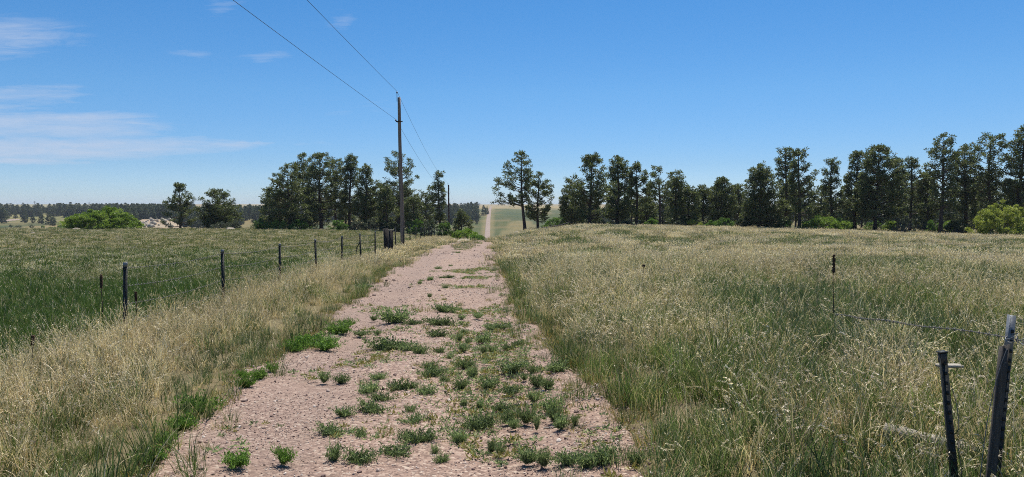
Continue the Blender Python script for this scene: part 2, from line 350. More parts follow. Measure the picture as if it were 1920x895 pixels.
def ground_mat():
    m, t = new_mat('prairie_ground'); P = pos(t)
    c = attr(t, 'tint').outputs['Color']
    f1 = tex_noise(t, 1.7, 6, .65, P); f2 = tex_noise(t, 14, 5, .7, P); f3 = tex_noise(t, .05, 5, .6, P, .5)
    c = mixc(t, ramp(t, f1, [(.3, (0, 0, 0)), (.7, (.6, .6, .6))]), c, mixc(t, 1.0, c, (1.4, 1.28, 1.15), 'MULTIPLY'))
    c = mixc(t, ramp(t, f2, [(.35, (0, 0, 0)), (.7, (.7, .7, .7))]), c, mixc(t, 1.0, c, (.55, .6, .5), 'MULTIPLY'))
    c = mixc(t, ramp(t, f3, [(.42, (0, 0, 0)), (.62, (.55, .55, .55))]), c, mixc(t, 1.0, c, (1.35, 1.15, 1.05), 'MULTIPLY'))
    p = N(t, 'ShaderNodeBsdfPrincipled'); t.links.new(c, p.inputs['Base Color']); p.inputs['Roughness'].default_value = .95
    p.inputs['Specular IOR Level'].default_value = .1
    bp = N(t, 'ShaderNodeBump'); bp.inputs['Strength'].default_value = .7; bp.inputs['Distance'].default_value = .05
    t.links.new(f2, bp.inputs['Height']); t.links.new(bp.outputs[0], p.inputs['Normal'])
    o = N(t, 'ShaderNodeOutputMaterial'); t.links.new(p.outputs[0], o.inputs[0]); return m
M['ground'] = ground_mat()
def track_mat():
    m, t = new_mat('pale_road_dirt'); P = pos(t)
    c = ramp(t, tex_noise(t, .6, 6, .65, P), [(.3, (.20, .148, .115)), (.7, (.30, .228, .18))])
    p = N(t, 'ShaderNodeBsdfPrincipled'); t.links.new(c, p.inputs['Base Color']); p.inputs['Roughness'].default_value = .95
    o = N(t, 'ShaderNodeOutputMaterial'); t.links.new(p.outputs[0], o.inputs[0]); return m
M['track'] = track_mat()

# ------------------------------------------------------------------ road edges
EL = [(268, 895), (350, 800), (415, 750), (505, 690), (570, 640), (622, 600), (700, 540), (765, 492), (812, 470), (836, 461), (850, 457.5), (888, 454)]
ER = [(1200, 895), (1150, 800), (1115, 750), (1062, 680), (1020, 640), (985, 600), (950, 550), (934, 500), (927, 475), (923, 463), (918, 454)]
eL = np.array([G(*p)[:2] for p in EL]); eR = np.array([G(*p)[:2] for p in ER])
FARC = [(110, -5.2), (141, -6.0), (220, -8.4), (320, -11.6), (430, -14.8), (650, -21), (1023, -30.7), (1700, -49), (2600, -72)]
yl = np.concatenate([[-30, 0], eL[:, 1], [p[0] for p in FARC]]); xl = np.concatenate([[eL[0, 0] + .3, eL[0, 0] + .1], eL[:, 0], [p[1] - 2.2 for p in FARC]])
yr = np.concatenate([[-30, 0], eR[:, 1], [p[0] for p in FARC]]); xr = np.concatenate([[eR[0, 0] + .25, eR[0, 0] + .2], eR[:, 0], [p[1] + 2.2 for p in FARC]])
def road_lr(y):
    y = np.asarray(y, float)
    l = np.interp(y, yl, xl) + (fbm(y * .9, y * 0 + 3, 31, 3) - .5) * .5 * (y < 100)
    r = np.interp(y, yr, xr) + (fbm(y * .9, y * 0 + 8, 41, 3) - .5) * .5 * (y < 100)
    return l, r
def fence_x(y): return -5.15 - .0350 * y
def road_sd(x, y):
    """>0 inside the drive (metres from the nearer edge)"""
    l, r = road_lr(y); return np.minimum(x - l, r - x)

# ------------------------------------------------------------------ ground sheet
def build_ground():
    rr = np.concatenate([[0.0], np.geomspace(.6, 6300, 300)])
    an = np.concatenate([np.arange(-180, -56, 4.), np.arange(-56, 56, .25), np.arange(56, 180, 4.)])
    A, R = np.meshgrid(np.radians(an), rr); X = np.sin(A) * R; Y = np.cos(A) * R
    Z = hz(X, Y)
    na = len(an); nr = len(rr)
    i = np.arange(nr - 1)[:, None] * na; j = np.arange(na)[None]; j2 = (j + 1) % na
    Q = np.stack([i + j, i + j2, i + na + j2, i + na + j], -1).reshape(-1, 4)
    x = X.ravel(); y = Y.ravel(); d = np.maximum(y, 1)
    n1 = fbm(x * .12, y * .12, 51); n2 = fbm(x * .008, y * .008, 61); n3 = fbm(x * .03, y * .004, 71)
    soil = np.array([.17, .14, .085]); green = np.array([.10, .105, .045]); gold = np.array([.27, .22, .115]); mead = np.array([.085, .105, .042]); dark = np.array([.055, .075, .035])
    def mixv(a, b, t): return a * (1 - t[:, None]) + b * t[:, None]
    c = mixv(np.tile(soil, (len(x), 1)), green, np.clip((n1 - .4) * 3, 0, 1) * .7)
    lush = sstep(.3, 1.2, fence_x(y) - x) * (y < 40)
    c = mixv(c, np.array([.05, .085, .02]), lush * .9)
    far = sstep(110, 220, d)
    q = 960 + F * x / np.maximum(y, 1)
    n4 = fbm(x * .05, y * .012, 81, 5)
    fc = mixv(np.tile(mead * .85, (len(x), 1)), dark * 1.2, sstep(.45, .6, n2) * .6)
    fc = mixv(fc, gold * .6, sstep(.50, .60, fbm(x * .03 + 9, y * .02, 91, 5)) * .6)
    fc = mixv(fc, dark, sstep(.48, .56, n4) * .75)
    fc = mixv(fc, gold * .8, sstep(.52, .6, n3) * .6)
    fc = mixv(fc, gold, sstep(900, 1400, d) * .85)
    fc = mixv(fc, np.array([.20, .19, .085]), sstep(500, 700, d) * (1 - sstep(180, 260, q)) * .7)
    c = mixv(c, fc, far)
    # tan verges beside the far road
    cx = np.interp(y, [p[0] for p in FARC], [p[1] for p in FARC]); vg = (1 - sstep(2.8, 5.0 + 2.5 * n1, np.abs(x - cx))) * (y > 110) * np.clip(.3 + n4 * 1.2, 0, 1)
    c = mixv(c, np.array([.30, .24, .14]), vg * .4)
    c4 = np.hstack([c, np.ones((len(c), 1))])
    me = mesh_np('ground', np.stack([x, y, Z.ravel()], 1), [Q], M['ground'], {'tint': c4}, True)
    obj('ground', me, kind='structure')
build_ground()

def ribbon(name, ys, l, r, nx, mat, off, kind='structure'):
    t = np.linspace(0, 1, nx)[None]; X = l[:, None] * (1 - t) + r[:, None] * t; Y = np.repeat(ys[:, None], nx, 1)
    Z = hz(X, Y) + off(Y)
    if name == 'gravel_drive': Z = Z - .03 * (np.exp(-((t - .22) / .09) ** 2) + np.exp(-((t - .78) / .09) ** 2)) + .02 * np.exp(-((t - .5) / .12) ** 2)
    edge = np.minimum(t, 1 - t) < 1e-6
    Z = np.where(edge, Z - off(Y) - .03 * np.clip(Y / 20, .5, 30), Z)
    i = np.arange(len(ys) - 1)[:, None] * nx; j = np.arange(nx - 1)[None]
    Q = np.stack([i + j, i + j + 1, i + nx + j + 1, i + nx + j], -1).reshape(-1, 4)
    return obj(name, mesh_np(name, np.stack([X.ravel(), Y.ravel(), Z.ravel()], 1), [Q], mat, {'cross': np.broadcast_to(t, X.shape).ravel()}, smooth=True), kind=kind)
ys = np.concatenate([np.arange(-12, 3, .5), 3 * 1.012 ** np.arange(0, 300)]); ys = ys[ys < 108]
l, r = road_lr(ys)
ribbon('gravel_drive', ys, l - .06, r + .02, 44, M['gravel'], lambda Y: .055 + .0012 * np.maximum(Y, 0))
ys = 108 * 1.01 ** np.arange(0, 275)
l, r = road_lr(ys)
ribbon('far_road', ys, l, r, 9, M['track'], lambda Y: .10 + .0006 * Y)
# dirt track crossing the meadow far left
tp = np.array([G(-60, 421), G(0, 416), G(25, 412), G(46, 411)])
def track(tp, w, name):
    tt = np.linspace(0, 1, 60); P = np.stack([np.interp(tt, np.linspace(0, 1, len(tp)), tp[:, k]) for k in range(2)], 1)
    nrm = np.array([0, 1.0]); V = []
    for s in (-1, -.5, 0, .5, 1):
        X = P[:, 0]; Y = P[:, 1] + s * w; V.append(np.stack([X, Y, hz(X, Y) + (.35 if abs(s) < 1 else .05)], 1))
    V = np.array(V); n = 60; i = np.arange(4)[:, None] * n; j = np.arange(n - 1)[None]
    Q = np.stack([i + j, i + j + 1, i + n + j + 1, i + n + j], -1).reshape(-1, 4)
    obj(name, mesh_np(name, V.reshape(-1, 3), [Q], M['track'], smooth=True), kind='structure')
track(tp, 9, 'dirt_track')

# ------------------------------------------------------------------ blades
def blades(B, H, Wd, yaw, lean, curl, rnd, segs=4, face=None):
    """B (n,3) bases; H height; Wd width; yaw direction of lean; lean start angle; curl extra bend. returns V, Q, rnd"""
    n = len(B); t = np.linspace(0, 1, segs + 1)
    d = np.stack([np.cos(yaw), np.sin(yaw), 0 * yaw], 1)
    if face is None: face = rng.uniform(0, pi, n)
    sidev = np.stack([np.cos(face), np.sin(face), 0 * face], 1)
    P = [B.copy()]; cur = B.copy()
    for k in range(segs):
        a = lean + curl * ((k + .5) / segs) ** 1.6
        stp = (H / segs)[:, None] * (d * np.sin(a)[:, None] + np.array([0, 0, 1.]) * np.cos(a)[:, None])
        cur = cur + stp; P.append(cur)
    V = []
    for k, p in enumerate(P):
        w = Wd * (1 - t[k] ** 2 * .9) * .5
        V.append(p - sidev * w[:, None]); V.append(p + sidev * w[:, None])
    V = np.stack(V, 1).reshape(-1, 3); m = 2 * (segs + 1)
    i = np.arange(n)[:, None] * m; j = np.arange(segs)[None] * 2
    Q = np.stack([i + j, i + j + 1, i + j + 3, i + j + 2], -1).reshape(-1, 4)
    return V, Q, np.repeat(rnd, m), np.array(P)
def kites(C, D, L, Wd, rnd):
    """small diamond leaves: centre base C, direction D, length L, width Wd"""
    n = len(C); s = np.cross(D, rng.normal(size=(n, 3))); s /= np.linalg.norm(s, axis=1)[:, None] + 1e-9
    V = np.stack([C, C + D * (L * .45)[:, None] + s * (Wd / 2)[:, None], C + D * L[:, None], C + D * (L * .45)[:, None] - s * (Wd / 2)[:, None]], 1).reshape(-1, 3)
    return V, np.arange(4 * n).reshape(-1, 4), np.repeat(rnd, 4)
class LB:
    def __init__(s): s.V = []; s.Q = []; s.R = []; s.M = []; s.n = 0
    def add(s, V, Q, R, mi=0):
        s.V.append(V); s.Q.append(Q + s.n); s.R.append(R); s.M.append(np.full(len(Q), mi)); s.n += len(V)
    def mesh(s, name, mats): return mesh_np(name, np.vstack(s.V), [np.vstack(s.Q)], mats, {'rnd': np.concatenate(s.R)}, midx=np.concatenate(s.M))
def disc(n, r): a = rng.uniform(0, 2 * pi, n); q = r * np.sqrt(rng.uniform(0, 1, n)); return np.stack([q * np.cos(a), q * np.sin(a), np.zeros(n)], 1)

def tuft(lb, n, rad, h, w, lean, curl, mi=0, segs=4, lo=0, hi=1):
    B = disc(n, rad); out_ = np.arctan2(B[:, 1], B[:, 0]); yaw = out_ + rng.normal(0, 1.1, n)
    H = rng.uniform(*h, n); V, Q, R, P = blades(B, H, rng.uniform(*w, n), yaw, np.abs(rng.normal(0, lean, n)), rng.uniform(*curl, n), rng.uniform(lo, hi, n), segs)
    lb.add(V, Q, R, mi); return P
def seeds(lb, P, k, ln, wd, mi=0, droop=.3, frac=.3):
    """spikelets along the top of the stems whose centre lines are P (segs+1, n, 3)"""
    top = P[-1]; pre = P[-2]; ax = top - pre; L = np.linalg.norm(ax, axis=1)[:, None]; ax = ax / L; n = len(top)
    for q in range(k):
        c = top - ax * L * (q / k) * (frac * (len(P) - 1)) if frac * (len(P) - 1) <= 1 else top - ax * L * (q / k)
        D = ax + rng.normal(0, .38, (n, 3)) + np.array([0, 0, -droop]); D /= np.linalg.norm(D, axis=1)[:, None]
        V, Q, R = kites(c, D, rng.uniform(*ln, n), rng.uniform(*wd, n), rng.uniform(.35, 1, n)); lb.add(V, Q, R, mi)

def source(name, meshes):
    c = bpy.data.collections.new(name)
    for i, m in enumerate(meshes):
        o = bpy.data.objects.new('%s.%03d' % (name, i), m); c.objects.link(o)
    return c
def scatter(name, P, rot, scl, idx, coll, **props):
    me = mesh_np(name, P, [], None, {'rot': np.asarray(rot, float), 'scl': np.asarray(scl, float), 'idx': np.asarray(idx).astype(np.int32)})
    o = obj(name, me, **props)
    ng = bpy.data.node_groups.new(name, 'GeometryNodeTree')
    ng.interface.new_socket('Geometry', in_out='INPUT', socket_type='NodeSocketGeometry'); ng.interface.new_socket('Geometry', in_out='OUTPUT', socket_type='NodeSocketGeometry')
    gi = ng.nodes.new('NodeGroupInput'); go = ng.nodes.new('NodeGroupOutput'); ip = ng.nodes.new('GeometryNodeInstanceOnPoints')
    ci = ng.nodes.new('GeometryNodeCollectionInfo'); ci.inputs['Collection'].default_value = coll
    ci.inputs['Separate Children'].default_value = True; ci.inputs['Reset Children'].default_value = True
    def na(nm, ty):
        n = ng.nodes.new('GeometryNodeInputNamedAttribute'); n.data_type = ty; n.inputs[0].default_value = nm; return n.outputs[0]
    lk = ng.links.new
    lk(gi.outputs[0], ip.inputs['Points']); lk(ci.outputs[0], ip.inputs['Instance']); ip.inputs['Pick Instance'].default_value = True
    lk(na('idx', 'INT'), ip.inputs['Instance Index']); lk(na('rot', 'FLOAT_VECTOR'), ip.inputs['Rotation']); lk(na('scl', 'FLOAT'), ip.inputs['Scale'])
    lk(ip.outputs[0], go.inputs[0])
    md = o.modifiers.new('scatter', 'NODES'); md.node_group = ng
    return o

# ---- tuft library
def lib_near():
    out = {}
    A = []
    for k in range(6):       # tall straw with seed heads, bent dead leaves and some green underneath
        lb = LB(); P = tuft(lb, 9, .13, (.32, .74), (.004, .006), .12, (.1, .8), 0, 5); seeds(lb, P, 9, (.014, .028), (.004, .008), 0, .15)
        tuft(lb, 38, .16, (.16, .42), (.005, .012), .35, (.3, 2.4), 0, 5, .25, 1); tuft(lb, 7, .14, (.14, .36), (.005, .009), .2, (.2, .9), 1, 4)
        A.append(lb.mesh('straw_tuft', [M['straw'], M['green']]))
    out['straw'] = source('straw_tuft', A); A = []
    for k in range(6):       # green tall bunch
        lb = LB(); tuft(lb, 46, .14, (.18, .46), (.005, .010), .2, (.2, 1.2), 0, 4); tuft(lb, 4, .14, (.15, .42), (.004, .009), .3, (.5, 2.0), 1, 5); P = tuft(lb, 2, .1, (.3, .56), (.003, .005), .15, (.2, .9), 1, 5); seeds(lb, P, 7, (.016, .03), (.004, .008), 1)
        A.append(lb.mesh('green_tuft', [M['green'], M['straw']]))
    out['green'] = source('green_tuft', A); A = []
    for k in range(6):       # pale drooping seed heads (brome)
        lb = LB(); P = tuft(lb, 8, .15, (.28, .55), (.003, .005), .22, (.5, 1.7), 0, 5); seeds(lb, P, 12, (.018, .034), (.005, .010), 0, .55)
        tuft(lb, 34, .15, (.14, .36), (.005, .010), .25, (.3, 1.3), 1, 4); tuft(lb, 14, .15, (.12, .34), (.005, .012), .4, (.5, 2.4), 2, 5)
        A.append(lb.mesh('seed_tuft', [M['seed'], M['green'], M['straw']]))
    out['seed'] = source('seed_tuft', A); A = []
    for k in range(6):       # lush short
        lb = LB(); tuft(lb, 70, .17, (.10, .26), (.005, .010), .3, (.2, 1.2), 0, 3); P = tuft(lb, 1, .12, (.18, .28), (.003, .004), .2, (.2, .8), 1, 4); seeds(lb, P, 4, (.014, .024), (.005, .008), 1)
        A.append(lb.mesh('lush_tuft', [M['lush'], M['seed']]))
    out['lush'] = source('lush_tuft', A); A = []
    for k in range(6):       # short golden edge grass
        lb = LB(); tuft(lb, 36, .12, (.06, .20), (.004, .008), .45, (.2, 1.3), 0, 3); tuft(lb, 16, .11, (.06, .20), (.004, .008), .3, (.2, 1.0), 1, 3)
        A.append(lb.mesh('gold_tuft', [M['gold'], M['green']]))
    out['gold'] = source('gold_tuft', A); A = []
    for k in range(6):       # grazed yellow-green pasture
        lb = LB(); tuft(lb, 60, .18, (.06, .17), (.005, .011), .35, (.2, 1.3), 0, 3); tuft(lb, 14, .18, (.05, .16), (.004, .009), .5, (.3, 1.6), 1, 3); P = tuft(lb, 3, .15, (.10, .19), (.003, .004), .2, (.2, .8), 1, 4); seeds(lb, P, 4, (.014, .024), (.005, .009), 1)
        A.append(lb.mesh('pasture_tuft', [M['pasture'], M['seed']]))
    out['pasture'] = source('pasture_tuft', A); A = []
    return out
NEAR = lib_near()
def lib_far():
    out = {}
    for nm, mats, hh, nb in (('far_straw', [M['straw'], M['green']], (.22, .42), 1.0), ('far_seed', [M['seed'], M['green']], (.2, .36), 1.0), ('far_green', [M['green'], M['seed']], (.16, .32), 1.0), ('far_lush', [M['lush'], M['seed']], (.12, .26), 1.0), ('far_pasture', [M['pasture'], M['seed']], (.08, .17), 1.0)):
        A = []
        for k in range(5):
            lb = LB(); g = nm in ('far_green', 'far_lush', 'far_pasture')
            P = tuft(lb, 26, .42, hh, (.012, .024), .2, (.2, 1.0), 0, 3)
            if not g: seeds(lb, P, 4, (.04, .07), (.014, .026), 0, .3)
            P = tuft(lb, 26 if not g else 8, .42, (hh[0] * .6, hh[1] * .85), (.014, .026), .25, (.2, 1.0), 1, 3)
            if g: seeds(lb, P, 3, (.03, .05), (.010, .016), 1, .3)
            if g: tuft(lb, 30, .42, hh, (.014, .026), .25, (.2, 1.0), 0, 3)
            A.append(lb.mesh(nm, mats))
        out[nm] = source(nm, A)
    return out
FAR = lib_far()

# ---- where the grass grows
def wedge(r0, r1, dens, half=46):
    h = radians(half); n = int(h * (r1 * r1 - r0 * r0) * dens)
    r = np.sqrt(rng.uniform(r0 * r0, r1 * r1, n)); a = rng.uniform(-h, h, n)
    return r * np.sin(a), r * np.cos(a)
ISL = [(G(877, 462), .72, 8.5), (G(868, 470), .35, 3.0)]
def island(x, y):
    m = np.zeros(len(x))
    for (c, rx, ry) in ISL: m = np.maximum(m, 1 - ((x - c[0]) / rx) ** 2 - ((y - c[1]) / ry) ** 2)
    return m
def classify(x, y):
    """returns class id array: -1 none, 0 straw 1 green 2 seed 3 lush 4 gold ; and a height scale"""
    sd_ = road_sd(x, y); fx = fence_x(y); left = x < fx; right = x > np.interp(y, yr, xr)
    a = fbm(x * .35, y * .2, 101); b = fbm(x * 1.1, y * .8, 111); c = fbm(x * .09 + 3, y * .05, 121, 3); w = rng.uniform(0, 1, len(x))
    cls = np.full(len(x), 1); hs = rng.uniform(.75, 1.2, len(x))
    # right field
    dryr = np.clip((a - .505) * 9 + .5 + (b - .5) * 4.5, 0, 1); near_edge = np.clip(1 - (-sd_) / 1.6, 0, 1)
    pr = .09 + .62 * dryr * (.5 + c) + .10 * sstep(60, 80, y) * sstep(.1, .3, x / np.maximum(y, 1)) + .10 * (1 - sstep(6, 11, y))
    cls = np.where(w < pr, np.where(rng.uniform(0, 1, len(x)) < .45, 0, 2), 1)
    hs = np.where(right, hs * .87, hs)
    # left verge between drive and fence: mostly straw
    dl = np.interp(y, yl, xl) - x; lv = (~left) & (dl > 0); tverge = np.clip(dl / np.maximum(np.interp(y, yl, xl) - fx, .3), 0, 1)
    ps = np.clip(.15 + 1.25 * tverge + (b - .5) * 1.0, .05, .88)
    cls = np.where(lv, np.where(w < ps, np.where(rng.uniform(0, 1, len(x)) < .8, 0, 2), 1), cls)
    hs = np.where(lv, hs * (.52 + .30 * np.clip(tverge * 1.6, 0, 1)), hs)
    # left field: lush near, paler and seeding farther out
    bz = sstep(10, 30, y + (a - .5) * 30 + (b - .5) * 14)
    lf = left & (fx - x > .35)
    cl = np.where(w < .12 + .83 * bz, np.where(rng.uniform(0, 1, len(x)) < .08 + .25 * (b > .6), 2, 5), 3)
    cl = np.where(w < .04, 0, cl)
    cls = np.where(lf, cl, cls); hs = np.where(lf, np.where((cl == 3) | (cl == 5), 1.0, .5) * rng.uniform(.8, 1.2, len(x)), hs)
    fz = left & ~lf; cls = np.where(fz & (w < .6), 0, cls); hs = np.where(fz, hs * .6, hs)
    # gold rim beside the gravel
    rim = (sd_ < 0) & (-sd_ < .30 + .35 * (b - .3)); cls = np.where(rim & (w < .62), 4, np.where(rim, 1, cls)); hs = np.where(rim, hs * .85, hs)
    hs = np.where((sd_ < -.2) & (sd_ > -.9), hs * .8, hs)
    keep = sd_ < .04 + .55 * rng.uniform(0, 1, len(x)) ** 4 * (1 + (x > 0) * .6); ins = keep & (sd_ > 0); cls = np.where(ins, np.where(w < .6, 4, 1), cls); hs = np.where(ins, hs * .55, hs)
    isl = island(x, y) > rng.uniform(0, .4, len(x)); cls = np.where(isl, np.where(w < .2, 4, 1), cls); hs = np.where(isl, .55, hs); keep |= isl
    cls = np.where(keep, cls, -1)
    # far right dry band
    return cls, hs
NM = ['straw', 'green', 'seed', 'lush', 'gold', 'pasture']
GL = {'straw': ('dry_grass', 'tall dry straw grass thickest along both sides of the gravel drive', 'dry grass'),
      'green': ('green_grass', 'green bunch grass growing among the dry stems on both sides', 'green grass'),
      'seed': ('seeding_grass', 'pale drooping seed heads of grass spread over the fields', 'seeding grass'),
      'lush': ('lush_grass', 'short dense dark green grass of the field left of the wire fence', 'lush grass'),
      'pasture': ('pasture_grass', 'short yellow-green pasture grass of the left field beyond the lush strip', 'pasture grass'),
      'gold': ('edge_grass', 'short yellowed grass rimming the edge of the pink gravel', 'edge grass')}
def place_near():
    xs, yss, ss = [], [], []
    for (r0, r1, dn, half, sc) in ((.9, 4.2, 17, 80, 1.0), (4.2, 12, 42, 48, 1.0), (12, 18, 24, 46, 1.1), (18, 26, 18, 44, 1.2)):
        x, y = wedge(r0, r1, dn, half); xs.append(x); yss.append(y); ss.append(np.full(len(x), sc))
    x = np.concatenate(xs); y = np.concatenate(yss); s = np.concatenate(ss)
    cls, hs = classify(x, y); s = s * hs * rng.uniform(.85, 1.15, len(x))
    z = hz(x, y) - .01 + np.where(road_sd(x, y) > -.25, .04 + .0012 * y, 0)
    for k, nm in enumerate(NM):
        q = cls == k; n = int(q.sum())
        rot = np.stack([rng.normal(0, .10, n), rng.normal(0, .10, n), rng.uniform(0, 2 * pi, n)], 1)
        nme, lab, cat = GL[nm]
        scatter(nme, np.stack([x[q], y[q], z[q]], 1), rot, s[q], rng.integers(0, 6, n), NEAR[nm], kind='stuff', label=lab, category=cat)
    print('near tufts', len(x))
place_near()
def place_far():
    xs, yss, ss = [], [], []
    for (r0, r1, dn, sc) in ((26, 38, 6.0, .95), (38, 60, 4.4, 1.0), (60, 95, 2.8, 1.2), (95, 150, 1.7, 1.5)):
        x, y = wedge(r0, r1, dn, 43); xs.append(x); yss.append(y); ss.append(np.full(len(x), sc))
    x = np.concatenate(xs); y = np.concatenate(yss); s = np.concatenate(ss)
    cls, hs = classify(x, y); s = s * np.clip(hs, .5, 1.1); w = rng.uniform(0, 1, len(x)); z = hz(x, y) - .02 + np.where(road_sd(x, y) > -.25, .04 + .0012 * y, 0)
    mp = {0: 'far_straw', 1: 'far_green', 2: 'far_seed', 3: 'far_lush', 4: 'far_straw', 5: 'far_pasture'}
    lab = {'far_straw': ('far_dry_grass', 'pale dry grass across the far part of the fields', 'dry grass'), 'far_green': ('far_green_grass', 'dull green grass across the far part of the fields', 'green grass'),
           'far_seed': ('far_seeding_grass', 'pale seeding grass out towards the pines', 'seeding grass'), 'far_pasture': ('far_pasture_grass', 'short yellow-green pasture far out in the left field', 'pasture grass'), 'far_lush': ('far_lush_grass', 'short green grass far out in the left field', 'lush grass')}
    names = np.array([mp.get(int(c), '') for c in cls])
    for nm in lab:
        q = names == nm; n = int(q.sum())
        if not n: continue
        rot = np.stack([rng.normal(0, .06, n), rng.normal(0, .06, n), rng.uniform(0, 2 * pi, n)], 1)
        scatter(lab[nm][0], np.stack([x[q], y[q], z[q]], 1), rot, s[q], rng.integers(0, 5, n), FAR[nm], kind='stuff', label=lab[nm][1], category=lab[nm][2])
    print('far tufts', len(x))
place_far()

# ---- loose pebbles on the drive
def place_pebbles():
    A = []
    for k in range(6):
        me = bpy.data.meshes.new('pebble'); import bmesh
        bm = bmesh.new(); bmesh.ops.create_icosphere(bm, subdivisions=1, radius=1)
        sx, sy, sz = random.uniform(.8, 1.3), random.uniform(.7, 1.1), random.uniform(.45, .75)
        for v_ in bm.verts: v_.co = Vector((v_.co.x * sx * random.uniform(.8, 1.15), v_.co.y * sy * random.uniform(.8, 1.15), v_.co.z * sz * random.uniform(.8, 1.15)))
        bm.to_mesh(me); bm.free(); me.materials.append(M['pebble']); A.append(me)
    coll = source('pebble', A)
    xs, yss = [], []
    for r0, r1, dn in ((2.5, 7, 1900), (7, 12, 900), (12, 20, 300), (20, 38, 60)):
        n = int((r1 - r0) * 5 * dn * .75); x = rng.uniform(-4.4, 2.0, n); y = rng.uniform(r0, r1, n); xs.append(x); yss.append(y)
    x = np.concatenate(xs); y = np.concatenate(yss)
    k = (road_sd(x, y) > -.12) & (vnoise(x * 1.5, y * 1.5, 5) + rng.uniform(-.5, .5, len(x)) > .35); x = x[k]; y = y[k]; n = len(x)
    lq, rq = road_lr(y); tq = (x - lq + .06) / (rq - lq + .08); s = .0052 * np.exp(rng.normal(0, .45, n)) + .001; s = s * (1 - .3 * np.exp(-((tq - .22) / .1) ** 2)); s = np.where(rng.uniform(0, 1, n) < .006, s * 2.8, s); s = s * (1 + .05 * np.maximum(y - 6, 0))
    scatter('loose_gravel', np.stack([x, y, hz(x, y) + .055 + .0012 * y + s * .2 - .028 * (np.exp(-((tq - .22) / .09) ** 2) + np.exp(-((tq - .78) / .09) ** 2)) + .018 * np.exp(-((tq - .5) / .12) ** 2)], 1), np.stack([rng.normal(0, .3, n), rng.normal(0, .3, n), rng.uniform(0, 6.3, n)], 1), s, rng.integers(0, 6, n), coll,
            kind='stuff', label='loose pinkish gravel stones covering the drive', category='gravel')
    print('pebbles', n)
place_pebbles()

def place_sprouts():
    A = []
    for k in range(5):
        lb = LB(); n = 16; C = disc(n, .03) + np.array([0, 0, .006]); D = rng.normal(0, 1, (n, 3)); D[:, 2] = np.abs(D[:, 2]) * .7 + .1; D /= np.linalg.norm(D, axis=1)[:, None]
        V, Q, R_ = kites(C, D, rng.uniform(.02, .05, n), rng.uniform(.006, .013, n), rng.uniform(0, 1, n)); lb.add(V, Q, R_, k % 2); A.append(lb.mesh('sprout', [M['weed'], M['weed_yellow']]))
    co = source('sprout', A); n = 9500; y = rng.uniform(3, 28, n); l_, r_ = road_lr(y); t = rng.beta(3.2, 2.4, n); x = l_ + (r_ - l_) * t
    dn = fbm(x * 1.3, y * .9, 77, 3); k = (dn > .46 + .012 * np.maximum(y - 8, 0)) ; x = x[k]; y = y[k]; n = len(x)
    scatter('weed_sprouts', np.stack([x, y, hz(x, y) + .050 + .0012 * y], 1), np.stack([0 * x, 0 * x, rng.uniform(0, 6.3, n)], 1), rng.uniform(.5, 1.5, n), rng.integers(0, 5, n), co, kind='stuff', label='tiny green sprouts coming up through the gravel', category='sprouts')
place_sprouts()
# ------------------------------------------------------------------ weed clumps
def weed_mesh(r, h, mat, seed, grassy=False):
    rg = np.random.default_rng(seed); lb = LB()
    if grassy:
        n = 90; B = disc(n, r * .8); yaw = np.arctan2(B[:, 1], B[:, 0]) + rg.normal(0, .7, n)
        V, Q, R, P = blades(B, rg.uniform(h * .6, h * 1.5, n), rg.uniform(.004, .007, n), yaw, np.abs(rg.normal(0, .35, n)), rg.uniform(.2, 1.0, n), rg.uniform(0, 1, n), 3)
        lb.add(V, Q, R); return lb.mesh('weed_clump', [M[mat]])
    ns = int(46 + 90 * r)                        # stems splay out and rise
    th = rg.uniform(0, 2 * pi, ns); ln = r * rg.uniform(.45, 1.15, ns) * (1 + .35 * np.cos(th * 2 + rg.uniform(0, 6)))
    B = disc(ns, r * .25); up = rg.uniform(.25, 1.2, ns) * h
    k = 7
    for i in range(1, k + 1):
        f = i / k; c = B + np.stack([np.cos(th) * ln * f, np.sin(th) * ln * f, up * (f ** .8)], 1)
        for q in range(3):
            D = rg.normal(0, 1, (ns, 3)); D[:, 2] = np.abs(D[:, 2]) + .3; D /= np.linalg.norm(D, axis=1)[:, None]
            V, Q, R = kites(c + rg.normal(0, .012, (ns, 3)), D, rg.uniform(.026, .052, ns), rg.uniform(.009, .019, ns), rg.uniform(0, 1, ns) * (.5 + .5 * f)); lb.add(V, Q, R)
    # stems
    P0 = B; V, Q, R, P = blades(B, ln, np.full(ns, .004), th, np.arctan2(ln, up), np.zeros(ns), rg.uniform(0, .4, ns), 2); lb.add(V, Q, R)
    return lb.mesh('weed_clump', [M[mat]])
WL = []   # px, py (foot), half width px, kind
